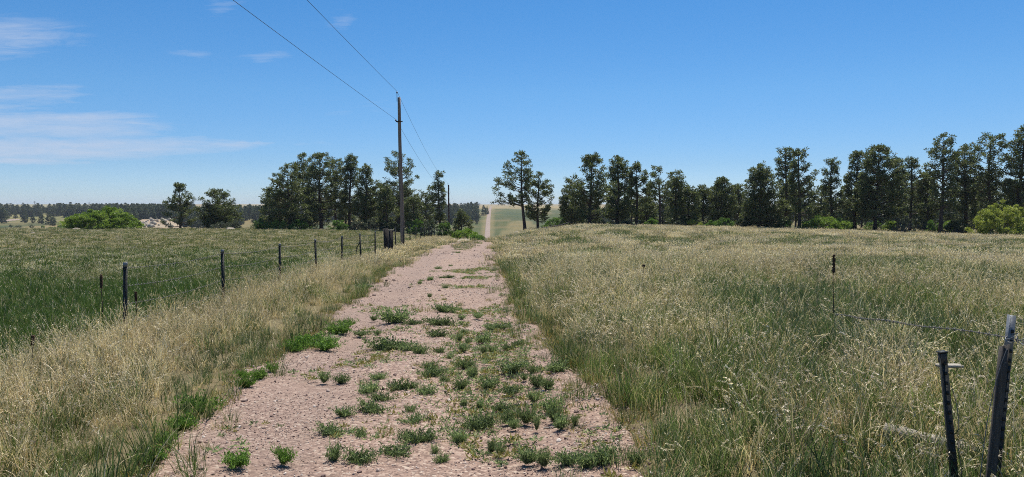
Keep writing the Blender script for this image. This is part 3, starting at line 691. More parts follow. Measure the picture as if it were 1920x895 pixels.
for (zx, zy, w) in [(375,150,80),(600,165,62),(620,95,50),(470,160,42),(590,225,42),(790,125,28),(850,185,32),(905,178,42),(820,250,38),(865,300,28),(940,290,25),(990,270,25),
    (205,215,38),(285,212,20),(270,135,18),(90,200,45),(20,260,60),(340,290,82),(450,300,42),(500,315,36),(595,308,28),(730,382,36),(765,432,26),(545,395,40),(570,435,50),(622,455,34),(290,445,38),
    (105,460,42),(20,455,25),(245,515,45),(300,555,55),(255,620,60),(400,505,50),(460,495,24),(530,530,55),(705,495,30),(845,480,45),(960,400,72),(955,515,60),(1025,445,24),(1060,405,24),(1080,478,30),
    (1140,492,28),(1190,400,65),(1070,555,35),(915,605,50),(940,665,35),(1030,665,35),(1155,608,50),(1175,662,34),(1205,700,34),(120,630,45),(50,730,60),(200,745,40),(470,670,65),(450,620,30),
    (500,780,72),(430,760,40),(690,770,46),(780,700,80),(830,690,50),(970,698,24),(370,850,72),(70,860,45),(200,885,70),(1040,870,52),(1240,880,80),(1425,880,72),(1330,890,55),(1580,890,45),(610,880,28),
    (1120,885,30),(715,300,20),(740,255,16),(720,205,15),(710,130,16),(650,335,18),(820,305,14),(720,580,18),(800,595,20),(860,815,22),(905,835,20),(1275,680,16),(575,835,20),(1085,700,16),(700,240,14)]:
    WL.append((600 + zx / 2.672, 560 + zy / 2.672, w / 2.672, 'weed'))
for (zx, zy, w) in [(515,95,62),(330,740,50),(500,385,40),(300,345,40),(700,60,20),(960,200,28),(1010,345,40),(215,470,25)]:
    WL.append((600 + zx / 2.672, 560 + zy / 2.672, w / 2.672, 'yellow'))
for (zx, zy, w) in [(990,620,85),(900,705,60),(825,785,50),(745,860,72),(1235,485,36),(1300,440,36),(1365,400,34),(1220,430,28),(1480,290,50),(1540,262,48),(1185,885,55),(1420,885,50)]:
    WL.append((zx / 2.672, 560 + zy / 2.672, w / 2.672, 'bright'))
for (px, py, w) in [(636, 637, 22), (585, 660, 26), (552, 672, 17), (608, 668, 20), (651, 622, 12)]: WL.append((px, py, w, 'bright'))
for (zx, zy, w) in [(1410,295,17),(1485,278,12),(1365,365,20),(1435,352,22),(1480,352,20),(1455,415,15),(1360,470,12),(1300,385,12),(975,415,30)]:
    WL.append((380 + zx / 3.196, 420 + zy / 3.196, w / 3.196, 'weed'))
WL += [(859, 481, 5, 'weed'), (851, 480, 3.5, 'weed')]
protos = {}
for kd, mt, gr in (('weed', 'weed', False), ('bright', 'weed_bright', False), ('yellow', 'weed_yellow', True)):
    protos[kd] = [weed_mesh(.20, .13, mt, 300 + i, gr) for i in range(7)]
def build_weeds():
    rows = [(860, 'at the photo bottom'), (800, 'in the nearest gravel'), (740, 'a few steps up the drive'), (680, 'in the middle gravel'), (620, 'past the middle gravel'), (560, 'where the weeds thin out'), (0, 'far along the bare gravel')]
    items = []
    for i, (px, py, w, kd) in enumerate(WL):
        p = G(px, py - 2); l_, r_ = road_lr(np.array([p[1]])); t = (p[0] - l_[0]) / (r_[0] - l_[0])
        colm = 'by the left grass edge' if t < .12 else 'on the left wheel track' if t < .4 else 'on the centre strip' if t < .63 else 'on the right wheel track' if t < .9 else 'by the right grass edge'
        row = next(s_ for lim, s_ in rows if py >= lim)
        if -.05 < t < 1.08: p[2] += .045 + .0012 * p[1]
        items.append((kd, colm, row, w, p, i))
    cells = {}
    for it in items: cells.setdefault(it[:3], []).append(it)
    ordw = ['widest'] + [q_ + ' widest' for q_ in 'second third fourth fifth sixth seventh eighth ninth tenth eleventh twelfth'.split()]
    look = {'weed': 'grey-green weed', 'bright': 'bright green weed clump', 'yellow': 'yellowish grass clump'}
    for key, its in cells.items():
        its.sort(key=lambda q: -q[3])
        for k, (kd, colm, row, w, p, i) in enumerate(its):
            lab = ('%s %s %s' % (look[kd], colm, row)) if len(its) == 1 else ('%s %s %s %s' % (ordw[min(k, 11)], look[kd].replace(' clump', ''), colm, row))
            s = w / F * p[1] / .20 * 1.10
            o = obj('weed_clump', protos[kd][i % 7], None, tuple(p), label=lab, category='weed', group='weeds growing in the gravel drive')
            o.rotation_euler = (0, 0, rng.uniform(0, 6.3)); o.scale = (s * rng.uniform(.9, 1.35), s * rng.uniform(.7, 1.1), min(max(s, .6), 1.15) * rng.uniform(.75, 1.3)); o.rotation_euler = (0, 0, rng.normal(0, .6))
build_weeds()

# ------------------------------------------------------------------ pines
def pine_meshes(H, crown, seed, dens=1.0, cb=.25, open_=0., r0=None, lean=0., needles=15, nl=(.24, .40), nw=.085, extra=None, fork=False, mats=('bark', 'needle'), limbs=True, shell=.0):
    """H height; crown: list (t, left, right) half widths in metres at height fraction t; returns wood mesh, crown mesh"""
    rg = np.random.default_rng(seed); wood = MB(); r0 = r0 or (.014 * H + .06)
    ct = np.array([c[0] for c in crown]); cl = np.array([c[1] for c in crown]); cr = np.array([c[2] for c in crown])
    def axis(t): return np.array([lean * H * t + .012 * H * sin(t * 5 + seed), .012 * H * cos(t * 4.2 + seed * 2), t * H])
    tt = np.linspace(0, .97, 12); wood.tube([axis(t) - (np.array([0, 0, .3]) if t == 0 else 0) for t in tt], r0 * (1 - tt) ** .75 * (1 + .35 * np.exp(-tt * 25)) + .015, 7)
    tips = []; 
    def limb(b, e, ra, n=6, sag=.12):
        t = np.linspace(0, 1, n)[:, None]; L = np.linalg.norm(e - b); P = b + (e - b) * t
        P[:, 2] -= np.sin(t[:, 0] * pi) * L * sag; P[:, :2] += rg.normal(0, .03 * L, (n, 2)) * np.sin(t * pi)
        P[0] = b; wood.tube(P, np.linspace(ra, ra * .25 + .006, n), 5, False); return P
    nb = int(36 * dens * (1 - cb) * (H / 11) ** .5 * 1.35); hts = np.sort(cb + (1 - cb) * (rg.uniform(0, 1, nb) ** .85)); hts[-1] = .995
    az0 = rg.uniform(0, 6.3)
    for i, t in enumerate(hts):
        az = az0 + i * 2.399 + rg.normal(0, .35)
        R_ = np.interp(t, ct, cr); L_ = np.interp(t, ct, cl); ca = cos(az)
        ext = (R_ if ca > 0 else L_) * ca * ca + (R_ + L_) / 2 * .92 * sin(az) ** 2
        ext *= rg.uniform(.70, 1.10) * (1 - open_ * rg.uniform(0, .5))
        rise = ext * (.28 + .5 * t) * rg.uniform(.5, 1.2)
        b = axis(max(t - rise / H, cb * .7)); e = axis(min(t, .99)) * np.array([1, 1, 0]) + np.array([cos(az) * ext, sin(az) * ext, t * H - .04 * ext])
        P = limb(b, e, r0 * .30 * (1 - t) ** .5 + .02)
        tips.append((e, 1.0))
        nt = max(2, int(ext * 2.4 * (1 - open_ * .4)))
        for q in range(nt):
            f = rg.uniform(.30 + .2 * open_, 1.0); k = f * 5; a = int(min(k, 4)); pb = P[a] * (1 - (k - a)) + P[a + 1] * (k - a)
            sl = (.25 + .30 * ext * (1 - f * .5)) * rg.uniform(.5, 1.1); a2 = az + rg.choice([-1, 1]) * rg.uniform(.4, 1.3)
            pe = pb + np.array([cos(a2) * sl, sin(a2) * sl, rg.uniform(.05, .55) * sl + .1])
            wood.tube(np.array([pb, (pb + pe) / 2 + [0, 0, -.03], pe]), np.array([.022, .016, .008]), 3, False)
            tips.append((pe, rg.uniform(.75, 1.15)))
            for _ in range(1 + (rg.uniform() < .7)):
                m_ = pb + (pe - pb) * rg.uniform(.35, .8) + rg.normal(0, .16, 3); tips.append((m_, rg.uniform(.6, .95)))
    for _ in range(6): tips.append((axis(.985) + rg.normal(0, .16, 3), .8))
    if extra:                                # hand placed boughs: (t0, dx, dz, dy, spread)
        for (t0, dx, dz, dy, sp) in extra:
            b = axis(t0); e = b + np.array([dx, dy, dz]); P = limb(b, e, r0 * .38, 8, -.06)
            for q in range(int(sp * 26)):
                f = rg.uniform(.35, 1); k = f * 7; a = int(min(k, 6)); c = P[a] + rg.normal(0, sp * .42, 3) * np.array([1, 1, .62]); tips.append((c, rg.uniform(.7, 1.1)))
                wood.tube(np.array([P[a], (P[a] + c) / 2, c]), np.array([.025, .016, .008]), 3, False)
    C = np.array([t[0] for t in tips]); S = np.array([t[1] for t in tips]); n = len(C)
    m = needles; Cn = np.repeat(C, m, 0); Sn = np.repeat(S, m)
    D = rg.normal(0, 1, (n * m, 3)); D[:, 2] = D[:, 2] * .75 + .35; D /= np.linalg.norm(D, axis=1)[:, None]
    base = Cn + D * rg.uniform(.0, .13, n * m)[:, None] * Sn[:, None]
    prn = np.repeat(rg.uniform(0, .7, n), m) + rg.uniform(0, .3, n * m)
    s = np.cross(D, rg.normal(size=(n * m, 3))); s /= np.linalg.norm(s, axis=1)[:, None]
    L = rg.uniform(nl[0], nl[1], n * m) * Sn; w_ = nw * rg.uniform(.7, 1.3, n * m) / 2
    V = np.stack([base, base + D * (L * .6)[:, None] + s * w_[:, None], base + D * L[:, None], base + D * (L * .6)[:, None] - s * w_[:, None]], 1).reshape(-1, 3)
    cm_ = mesh_np('crown', V, [np.arange(4 * n * m).reshape(-1, 4)], M[mats[1]], {'rnd': np.repeat(prn, 4)})
    return wood.mesh('trunk', M[mats[0]], True), cm_
GRP = {}
def put_pine(label, loc, wm, cmh, group=None, scale=1., rz=0., name='pine_tree', cat='pine tree'):
    t = thing(name, label, cat, tuple(loc), group); t.rotation_euler = (0, 0, rz); t.scale = (scale,) * 3
    obj('trunk', wm, t); obj('crown', cmh, t); return t
NTREE = [0]
def P_(px, top, d, prof, label, group, dens=1., cb=.2, **kw):
    """prof: (photo y, left px, right px) in photograph pixels; d distance in metres"""
    x = (px - 960) / F * d; zb = hz1(x, d); zt = EYE + (HOR - top) / F * d; H = zt - zb; k = d / F
    crown = sorted([(max(0, (EYE + (HOR - y) * k - zb) / H), max(.15, (px - a) * k), max(.15, (b - px) * k)) for (y, a, b) in prof])
    wm, cmh = pine_meshes(H, crown, 100 + NTREE[0] * 7, dens, cb, **kw); NTREE[0] += 1
    return put_pine(label, (x, d, zb), wm, cmh, group)
GLt, GM, GR = 'pines on the left beyond the fenced field', 'pines standing right of the drive crest', 'pines along the far edge of the right field'
P_(338, 348, 104, [(350, 334, 346), (362, 332, 358), (372, 312, 364), (385, 308, 356), (400, 304, 364), (418, 304, 362)], 'ragged-topped pine by pale rocks, left of the rounded dark pine', GLt, 1.5, .12)
P_(409, 358, 104, [(359, 398, 420), (366, 384, 432), (380, 378, 440), (400, 377, 446), (418, 380, 444)], 'compact dome-shaped dark pine standing alone over pale rock slabs', GLt, 2.6, .1)
P_(542, 312, 98, [(313, 536, 552), (330, 514, 572), (350, 500, 580), (375, 492, 590), (400, 490, 594), (420, 498, 590)], 'broad bushy pine at the left end of the left grove', GLt, 2.3, .16)
P_(570, 291, 108, [(292, 562, 582), (305, 550, 592), (330, 552, 596), (360, 556, 596), (400, 560, 596)], 'tall pine peeping over the broad bushy pine at the left end of the grove', GLt, 1.7, .3)
P_(601, 289, 102, [(291, 588, 616), (305, 578, 632), (325, 574, 648), (350, 572, 650), (380, 578, 648), (410, 590, 630)], 'tall twin-stemmed round-crowned pine in the middle of the left grove', GLt, 2.1, .26)
P_(630, 301, 108, [(302, 622, 640), (318, 616, 650), (345, 612, 652), (380, 612, 650), (415, 618, 646)], 'pine just right of the twin-stemmed pine, half merged with it', GLt, 1.6, .3)
P_(657, 293, 103, [(294, 652, 664), (306, 646, 668), (320, 648, 672), (345, 644, 680), (375, 642, 684), (405, 645, 680)], 'narrow spire-topped pine right of the middle of the left grove', GLt, 1.7, .2)
P_(686, 312, 100, [(313, 680, 692), (328, 672, 700), (350, 666, 708), (380, 662, 712), (410, 668, 710)], 'dark full pine between the spire-topped pine and the near utility pole', GLt, 2.1, .14)
P_(748, 289, 102, [(290, 734, 764), (300, 720, 778), (318, 710, 790), (340, 706, 800), (360, 716, 802), (385, 722, 798), (405, 730, 790)], 'airy spreading pine directly behind the near utility pole', GLt, 1.75, .32, open_=.35)
P_(724, 352, 96, [(353, 718, 732), (370, 710, 740), (395, 706, 744), (415, 708, 742)], 'smaller pine low in front, left of the near utility pole', GLt, 1.5, .12)
P_(776, 372, 98, [(373, 770, 784), (385, 760, 792), (405, 756, 798), (418, 760, 796)], 'low dark pine under the airy spreading pine, right of the near pole', GLt, 1.5, .1)
P_(824, 326, 104, [(327, 818, 832), (340, 808, 835), (355, 806, 837), (375, 808, 836), (395, 806, 836), (410, 812, 834)], 'slim pine beside the far utility pole at the right end of the left grove', GLt, 1.5, .22)
P_(866, 399, 96, [(400, 860, 870), (408, 854, 880), (418, 850, 886), (428, 850, 884)], 'short bushy pine right of the far utility pole above the roadside', GLt, 1.7, .05)
P_(984, 289, 86, [(290, 972, 990), (300, 958, 998), (312, 952, 1004), (330, 936, 1000), (345, 922, 994), (360, 942, 996), (375, 955, 996), (390, 968, 995)], 'tall open pine with a bare limb reaching left over the road', GM, 1.35, .36, open_=.3, lean=-.055,
   extra=[(.33, -3.3, .55, -.2, 1.0), (.56, -3.2, .5, .3, .55), (.25, 1.3, -.3, .2, .6)])
P_(1009, 326, 88, [(327, 1002, 1016), (340, 992, 1028), (355, 988, 1034), (375, 986, 1039), (395, 986, 1036), (415, 992, 1030)], 'shorter pine right beside the tall open pine near the drive', GM, 1.5, .2, open_=.2)
P_(1107, 294, 84, [(295, 1098, 1118), (310, 1090, 1132), (330, 1074, 1140), (350, 1058, 1144), (365, 1054, 1146), (385, 1056, 1140), (410, 1052, 1138)], 'broad pine with several rising stems on the crest of the right field', GR, 2.0, .16, open_=.2,
   extra=[(.28, -2.3, 3.6, .3, .75), (.3, 1.5, 4.2, .3, .8)])
P_(1072, 350, 90, [(351, 1064, 1080), (365, 1056, 1088), (390, 1050, 1092), (415, 1052, 1090)], 'low dark pine at the left foot of the broad many-stemmed pine', GR, 1.7, .05)
P_(1158, 295, 90, [(296, 1148, 1168), (308, 1140, 1178), (325, 1136, 1186), (350, 1134, 1184), (380, 1134, 1182), (410, 1136, 1180)], 'full round-topped pine just right of the broad many-stemmed pine', GR, 2.1, .12)
P_(1193, 308, 88, [(309, 1189, 1197), (322, 1182, 1208), (338, 1180, 1212), (355, 1176, 1220), (380, 1176, 1218), (405, 1180, 1214)], 'narrow pointed pine between a round-topped and a long-trunked pine', GR, 1.45, .14, open_=.1)
P_(1236, 316, 86, [(317, 1224, 1250), (328, 1219, 1262), (342, 1220, 1264), (355, 1224, 1262), (370, 1226, 1256)], 'flat-crowned pine on a long bare trunk', GR, 1.15, .5, open_=.15)
P_(1212, 372, 92, [(373, 1206, 1218), (390, 1198, 1226), (415, 1196, 1228)], 'small dark pine between the pointed pine and the long-trunked one', GR, 1.3, .05)
P_(1268, 325, 92, [(326, 1260, 1276), (338, 1252, 1290), (355, 1252, 1290), (380, 1250, 1284), (410, 1252, 1280)], 'leaning-topped pine just right of the long-trunked pine', GR, 1.6, .1)
P_(1292, 356, 90, [(357, 1284, 1300), (370, 1274, 1308), (395, 1270, 1312), (418, 1272, 1310)], 'rounded low pine left of the dip in the right treeline', GR, 1.9, .03)
P_(1318, 350, 98, [(351, 1308, 1328), (362, 1300, 1334), (385, 1298, 1338), (412, 1300, 1336)], 'rounded pine at the lowest dip of the right treeline', GR, 1.8, .05)
P_(1352, 335, 96, [(336, 1346, 1358), (350, 1334, 1370), (370, 1330, 1378), (395, 1328, 1380), (415, 1330, 1378)], 'cone-shaped dark pine right of the dip in the treeline', GR, 2.1, .05)
P_(1384, 350, 102, [(351, 1378, 1390), (365, 1372, 1398), (390, 1370, 1400)], 'thin pine filling the gap left of the big bell-shaped pine', GR, 1.3, .1)
P_(1424, 310, 88, [(312, 1414, 1434), (325, 1404, 1446), (345, 1396, 1460), (370, 1392, 1466), (395, 1390, 1470), (418, 1392, 1468)], 'big bell-shaped dense dark pine in the right treeline', GR, 2.9, .03)
P_(1472, 281, 92, [(282, 1464, 1480), (295, 1454, 1490), (315, 1452, 1492), (340, 1456, 1490), (370, 1456, 1490), (400, 1458, 1488)], 'tall slender pine right behind the big bell-shaped pine', GR, 1.6, .16, open_=.1)
P_(1497, 282, 84, [(283, 1492, 1508), (300, 1488, 1516), (315, 1486, 1524), (335, 1484, 1532), (355, 1482, 1530), (385, 1484, 1526), (402, 1488, 1518)], 'tall slender pine with its straight trunk bare down to the shrubs', GR, 1.55, .22, open_=.15)
P_(1558, 300, 92, [(301, 1552, 1564), (312, 1546, 1570), (328, 1540, 1576), (345, 1542, 1576), (370, 1544, 1578), (395, 1540, 1580)], 'slim pine standing free between the slender pair and the big grove', GR, 1.45, .2)
P_(1540, 352, 100, [(353, 1532, 1548), (370, 1526, 1554), (400, 1524, 1556)], 'small pine in shadow left of the free-standing slim pine', GR, 1.4, .05)
P_(1604, 288, 90, [(289, 1598, 1616), (300, 1590, 1626), (325, 1586, 1628), (355, 1584, 1630), (390, 1584, 1628), (412, 1588, 1624)], 'left shoulder pine of the biggest clump in the right treeline', GR, 2.1, .12)
P_(1643, 277, 86, [(278, 1634, 1654), (288, 1622, 1668), (300, 1616, 1678), (325, 1610, 1684), (360, 1608, 1686), (395, 1612, 1684), (415, 1618, 1680)], 'largest broad dark pine in the middle of the right treeline', GR, 2.9, .14)
P_(1680, 300, 92, [(301, 1674, 1686), (315, 1668, 1692), (345, 1666, 1696), (385, 1666, 1698), (412, 1668, 1696)], 'right shoulder pine of the biggest clump', GR, 1.6, .12)
P_(1707, 298, 94, [(299, 1702, 1714), (312, 1694, 1722), (330, 1692, 1730), (360, 1694, 1732), (395, 1694, 1730)], 'thin airy pine between the biggest clump and the tall straight pine', GR, 1.2, .25, open_=.2)
P_(1765, 255, 84, [(256, 1758, 1776), (268, 1750, 1788), (285, 1736, 1792), (305, 1732, 1796), (330, 1738, 1794), (355, 1744, 1790), (380, 1744, 1784)], 'tall straight pine with a visible trunk rising left of the yellow-green shrub', GR, 1.9, .28, open_=.1)
P_(1738, 330, 94, [(331, 1730, 1746), (350, 1724, 1752), (385, 1722, 1754), (412, 1724, 1752)], 'short pine left of the tall straight pine', GR, 1.5, .08)
P_(1808, 275, 90, [(276, 1800, 1816), (290, 1790, 1826), (315, 1788, 1830), (350, 1786, 1832), (390, 1788, 1830), (415, 1790, 1828)], 'dense pine between the tall straight pine and the wide airy one', GR, 2.2, .08)
P_(1855, 255, 84, [(256, 1842, 1868), (266, 1828, 1882), (282, 1820, 1888), (305, 1818, 1890), (325, 1826, 1882), (355, 1832, 1878), (385, 1836, 1874)], 'wide airy-crowned pine above the yellow-green shrub', GR, 1.75, .3, open_=.3)
P_(1840, 335, 96, [(336, 1830, 1850), (355, 1822, 1862), (390, 1818, 1868), (412, 1822, 1864)], 'low dark pine behind the yellow-green shrub', GR, 1.8, .05)
P_(1912, 242, 82, [(243, 1904, 1924), (255, 1894, 1932), (275, 1890, 1940), (300, 1886, 1944), (330, 1884, 1946), (365, 1888, 1944), (400, 1890, 1940)], 'tallest pine, cut off by the right edge of the photo', GR, 2.3, .12)
P_(1890, 340, 94, [(341, 1880, 1900), (360, 1874, 1908), (390, 1870, 1912)], 'short dark pine at the foot of the tallest pine', GR, 1.8, .05)
P_(1968, 262, 84, [(263, 1958, 1978), (290, 1944, 1994), (330, 1940, 1998), (380, 1944, 1996)], 'pine just past the right edge, its boughs touching the frame', GR, 2.0, .1)

# second row: shared meshes, each its own thing
VAR = []
for k in range(5):
    prof_ = [[(0, 1.6, 1.6), (.3, 2.3, 2.1), (.6, 1.9, 2.1), (.85, 1.1, 1.0), (1, .3, .3)], [(0, 1.8, 2.0), (.35, 2.4, 2.6), (.7, 2.1, 1.8), (.9, 1.2, 1.3), (1, .5, .4)],
             [(0, 1.2, 1.2), (.3, 1.6, 1.5), (.6, 1.4, 1.3), (.85, .8, .8), (1, .2, .2)], [(0, 1.6, 1.6), (.4, 2.0, 2.2), (.75, 2.2, 2.0), (.92, 1.4, 1.5), (1, .6, .6)], [(0, 1.9, 1.5), (.4, 2.1, 1.9), (.7, 1.3, 1.7), (1, .3, .3)]][k]
    VAR.append(pine_meshes(8.5, prof_, 900 + k, 1.6, [.1, .08, .15, .25, .1][k], needles=10, nw=.13, nl=(.3, .5)))
def second_row():
    L = []
    r = random.Random(5)
    for k in range(30):
        px = 1060 + k * 31 + r.uniform(-9, 9); d = r.uniform(106, 150); top = r.uniform(338, 376) - (6 if px > 1560 else 0) - (12 if px > 1700 else 0)
        if 1295 < px < 1345: top = 362
        L.append((px, d, top, 'right'))
    for k in range(9):
        px = 505 + k * 36 + r.uniform(-9, 9); L.append((px, r.uniform(116, 130), r.uniform(345, 372), 'left'))
    cells = ['behind the broad many-stemmed pine', 'behind the round-topped pine', 'behind the long-trunked pine', 'behind the dip in the treeline', 'behind the cone-shaped pine', 'behind the bell-shaped pine', 'behind the slender pair', 'behind the slim free pine', 'behind the biggest clump', 'behind the tall straight pine', 'behind the wide airy-crowned pine', 'behind the shrub at the right edge']
    lcells = ['behind the broad bushy pine', 'behind the twin-stemmed pine', 'behind the spire-topped pine', 'behind the near utility pole']
    cell = lambda q: cells[min(int((q[0] - 1050) / 75), 11)] if q[3] == 'right' else lcells[min(int((q[0] - 495) / 85), 3)]
    L.sort(key=lambda q: q[0]); cnt = {}
    for q in L: cnt.setdefault(cell(q), []).append(q)
    for i, (px, d, top, sd_) in enumerate(L):
        x = (px - 960) / F * d; zb = hz1(x, d); H = EYE + (HOR - top) / F * d - zb; v_ = VAR[i % 5]; c_ = cell(L[i]); n_ = len(cnt[c_]); k_ = cnt[c_].index(L[i])
        which = {1: [''], 2: ['left ', 'right '], 3: ['left ', 'middle ', 'right '], 4: ['leftmost ', 'left middle ', 'right middle ', 'rightmost ']}[min(n_, 4)][min(k_, 3)]
        put_pine(which + 'farther shaded pine seen in the gaps ' + c_, (x, d, zb), v_[0], v_[1], 'farther pines behind the right treeline' if sd_ == 'right' else 'farther pines behind the left grove', H / 8.5, r.uniform(0, 6.3))
second_row()

# ------------------------------------------------------------------ far woods
FV = [pine_meshes(9, [(0, 2.2, 2.2), (.35, 2.7, 2.5), (.7, 1.9, 2.1), (.9, 1.1, 1.1), (1, .3, .3)], 700 + k, .9, .06, needles=6, nl=(.5, .8), nw=.24, mats=('bark', 'needle_far')) for k in range(4)]
def joined(k):
    a, b = FV[k]
    o1 = bpy.data.objects.new('far_pine', a); o2 = bpy.data.objects.new('far_pine', b)
    Va = np.empty(len(a.vertices) * 3, np.float32); a.vertices.foreach_get('co', Va); Vb = np.empty(len(b.vertices) * 3, np.float32); b.vertices.foreach_get('co', Vb)
    Fa = [tuple(p.vertices) for p in a.polygons]; q = np.array([f for f in Fa if len(f) == 4]); n = len(Va) // 3
    Fb = np.arange(len(Vb) // 3).reshape(-1, 4) + n; rb = np.empty(len(Vb) // 3, np.float32); b.attributes['rnd'].data.foreach_get('value', rb)
    bpy.data.objects.remove(o1); bpy.data.objects.remove(o2)
    return mesh_np('far_pine', np.vstack([Va.reshape(-1, 3), Vb.reshape(-1, 3)]), [q, Fb], [M['bark'], M['needle_far']], {'rnd': np.concatenate([np.zeros(n), rb])}, midx=np.concatenate([np.zeros(len(q)), np.ones(len(Fb))]))
FC = source('far_pine', [joined(k) for k in range(4)])
def wood():
    pts = []
    r = np.random.default_rng(3)
    def region(px0, px1, d0, d1, n, keep=lambda px, d: True):
        for _ in range(n):
            px = r.uniform(px0, px1); d = r.uniform(d0, d1)
            if keep(px, d): pts.append(((px - 960) / F * d, d))
    region(-320, 330, 560, 900, 950, lambda px, d: not (px < 110 and d < 690) and not (110 <= px < 210 and d < 620))
    region(190, 520, 420, 760, 620, lambda px, d: not (255 < px < 325 and d < 520) and not (px > 440 and d < 500))
    region(-320, 40, 500, 620, 60, lambda px, d: px < 20)
    region(500, 900, 560, 1000, 700, lambda px, d: px < 896 - (d - 560) * .0)
    region(1020, 2100, 330, 800, 500, lambda px, d: px > 1060)
    P = np.array(pts); x, y = P[:, 0], P[:, 1]; n = len(P)
    scatter('pine_wood', np.stack([x, y, hz(x, y) - .2], 1), np.stack([np.zeros(n), np.zeros(n), r.uniform(0, 6.3, n)], 1), r.uniform(.75, 1.3, n), r.integers(0, 4, n), FC, kind='stuff',
            label='dark pine wood covering the far side of the valley', category='wood')
    # trees one can pick out
    sing = [(47, 418, 396, 'dark pine on the meadow edge right of the pale dirt track'), (62, 419, 402, 'low pine beside the dirt track end'), (78, 420, 400, 'pine standing out below the far left wood'), (92, 421, 399, 'second pine out from the wood, left of the bright shrub'),
            (100, 424, 404, 'pine lowest on the slope left of the bright shrub'), (9, 411, 396, 'pine at the left edge above the dirt track'), (29, 410, 397, 'pine casting shade above the dirt track'),
            (133, 402, 380, 'round-topped tree rising over the far left wood'), (110, 404, 382, 'pine standing in the clearing of the far left wood'),
            (907, 404, 386, 'tall dark pine beside the distant road on the far slope'), (913, 403, 388, 'right one of the two dark pines beside the distant road'),
            (894, 421, 411, 'lone small pine in the green meadow left of the distant road'), (274, 415, 392, 'pine growing at the top of the boulder slope'), (287, 416, 394, 'pine among the boulders left of the ragged pine')]
    for i, (px, py, top, lab) in enumerate(sing):
        p = G(px, py); H = EYE + (HOR - top) / F * p[1] - p[2]; v_ = FV[i % 4]
        put_pine(lab, p, v_[0], v_[1], 'single pines on the far slopes', H / 9, r.uniform(0, 6.3))
wood()

# ------------------------------------------------------------------ shrubs
def shrub_mesh(rx, ry, h, mat, seed, n=2600, ls=.10, bare=.12):
    rg = np.random.default_rng(seed); wood_ = MB(); C = []
    for k in range(16):
        a = rg.uniform(0, 6.3); f = rg.uniform(.25, .9); e = np.array([cos(a) * rx * f, sin(a) * ry * f, h * math.sqrt(max(.05, 1 - f * f)) * rg.uniform(.75, .95)])
        t = np.linspace(0, 1, 5)[:, None]; b = np.array([cos(a) * .1, sin(a) * .1, 0]); P = b + (e - b) * t; P[:, 2] = b[2] + (e[2] - b[2]) * np.sin(t[:, 0] * pi / 2); wood_.tube(P, np.linspace(.04, .01, 5), 4, False)
    nc = max(24, n // 24); a = rg.uniform(0, 6.3, nc); z = rg.uniform(.02, 1, nc) ** .8; rad = np.sqrt(np.clip(1 - z * z, 0, 1)); sh = 1.05 - np.abs(rg.normal(0, .19, nc)); lump = .84 + .32 * vnoise(a * 2.2 + 20, z * 4 + seed, seed)
    C = np.stack([np.cos(a) * rad * rx * sh * lump, np.sin(a) * rad * ry * sh * lump, z * h * sh * lump + .02], 1)
    k = 5 * n // nc; cr = ls * rg.uniform(1.4, 3.4, nc); o_ = rg.normal(0, 1, (nc * k, 3)); o_ /= np.linalg.norm(o_, axis=1)[:, None]; o_[:, 2] *= .8
    C = np.repeat(C, k, 0) + o_ * (np.repeat(cr, k) * rg.uniform(.3, 1, nc * k))[:, None]; C[:, 2] = np.abs(C[:, 2]); D = o_ + rg.normal(0, .6, C.shape); D[:, 2] += .3; D /= np.linalg.norm(D, axis=1)[:, None]
    pr = np.repeat(rg.uniform(0, .6, nc), k) + rg.uniform(0, .4, nc * k); n = nc; k = k
    V, Q, R = kites(C, D, rg.uniform(ls * .8, ls * 1.5, n * k), rg.uniform(ls * .5, ls * .85, n * k), pr)
    return wood_.mesh('stem', M['twig']), mesh_np('foliage', V, [Q], M[mat], {'rnd': R})
NS = [0]
def shrub(px, py, top, hw, d, mat, label, n=2200, ls=.10, group='shrubs at the field edges', depth=.7):
    x = (px - 960) / F * d; zb = hz1(x, d); h = EYE + (HOR - top) / F * d - zb; rx = hw * d / F; NS[0] += 1
    a, b = shrub_mesh(rx, rx * depth, h, mat, 40 + NS[0], n, ls); t = thing('shrub', label, 'shrub', (x, d, zb), group); obj('stem', a, t); obj('foliage', b, t)
shrub(192, 430, 397, 66, 99, 'leaf_bright', 'wide bright green dome-shaped shrub at the far edge of the left field', 7500, .15)
shrub(1882, 447, 389, 62, 76, 'leaf_yellow', 'large round yellow-green shrub at the right edge of the photo', 5600, .11)
shrub(1545, 436, 409, 42, 82, 'leaf_bright', 'low spreading green shrub in front of the straight bare trunk', 3600, .1)
shrub(1694, 436, 405, 22, 82, 'leaf_dull', 'grey-brown twiggy shrub below the biggest pine clump', 1200, .07)
shrub(1795, 440, 416, 26, 80, 'leaf_dark', 'dark low shrub left of the yellow-green one', 1400, .09)
shrub(1300, 427, 414, 20, 88, 'leaf_yellow', 'small yellow-green shrub under the low pines', 900, .09)
shrub(1360, 427, 411, 18, 88, 'leaf_green', 'small green shrub right of the yellow-green one under the cone-shaped pine', 900, .09)
shrub(1335, 428, 417, 16, 90, 'leaf_green', 'tiny green shrub under the treeline dip', 700, .09)
shrub(1045, 430, 410, 26, 92, 'leaf_green', 'green shrub between the open pine and the many-stemmed pine', 1500, .1)
shrub(872, 446, 432, 24, 62, 'leaf_bright', 'lush green shrub spilling over the pale roadside rock', 2000, .08, depth=1.6)
shrub(894, 452, 443, 14, 60, 'leaf_green', 'low green growth on the verge behind the rock', 900, .07, depth=1.6)
shrub(415, 428, 418, 20, 98, 'leaf_dull', 'olive shrub spreading under the dome-shaped pine', 900, .1)
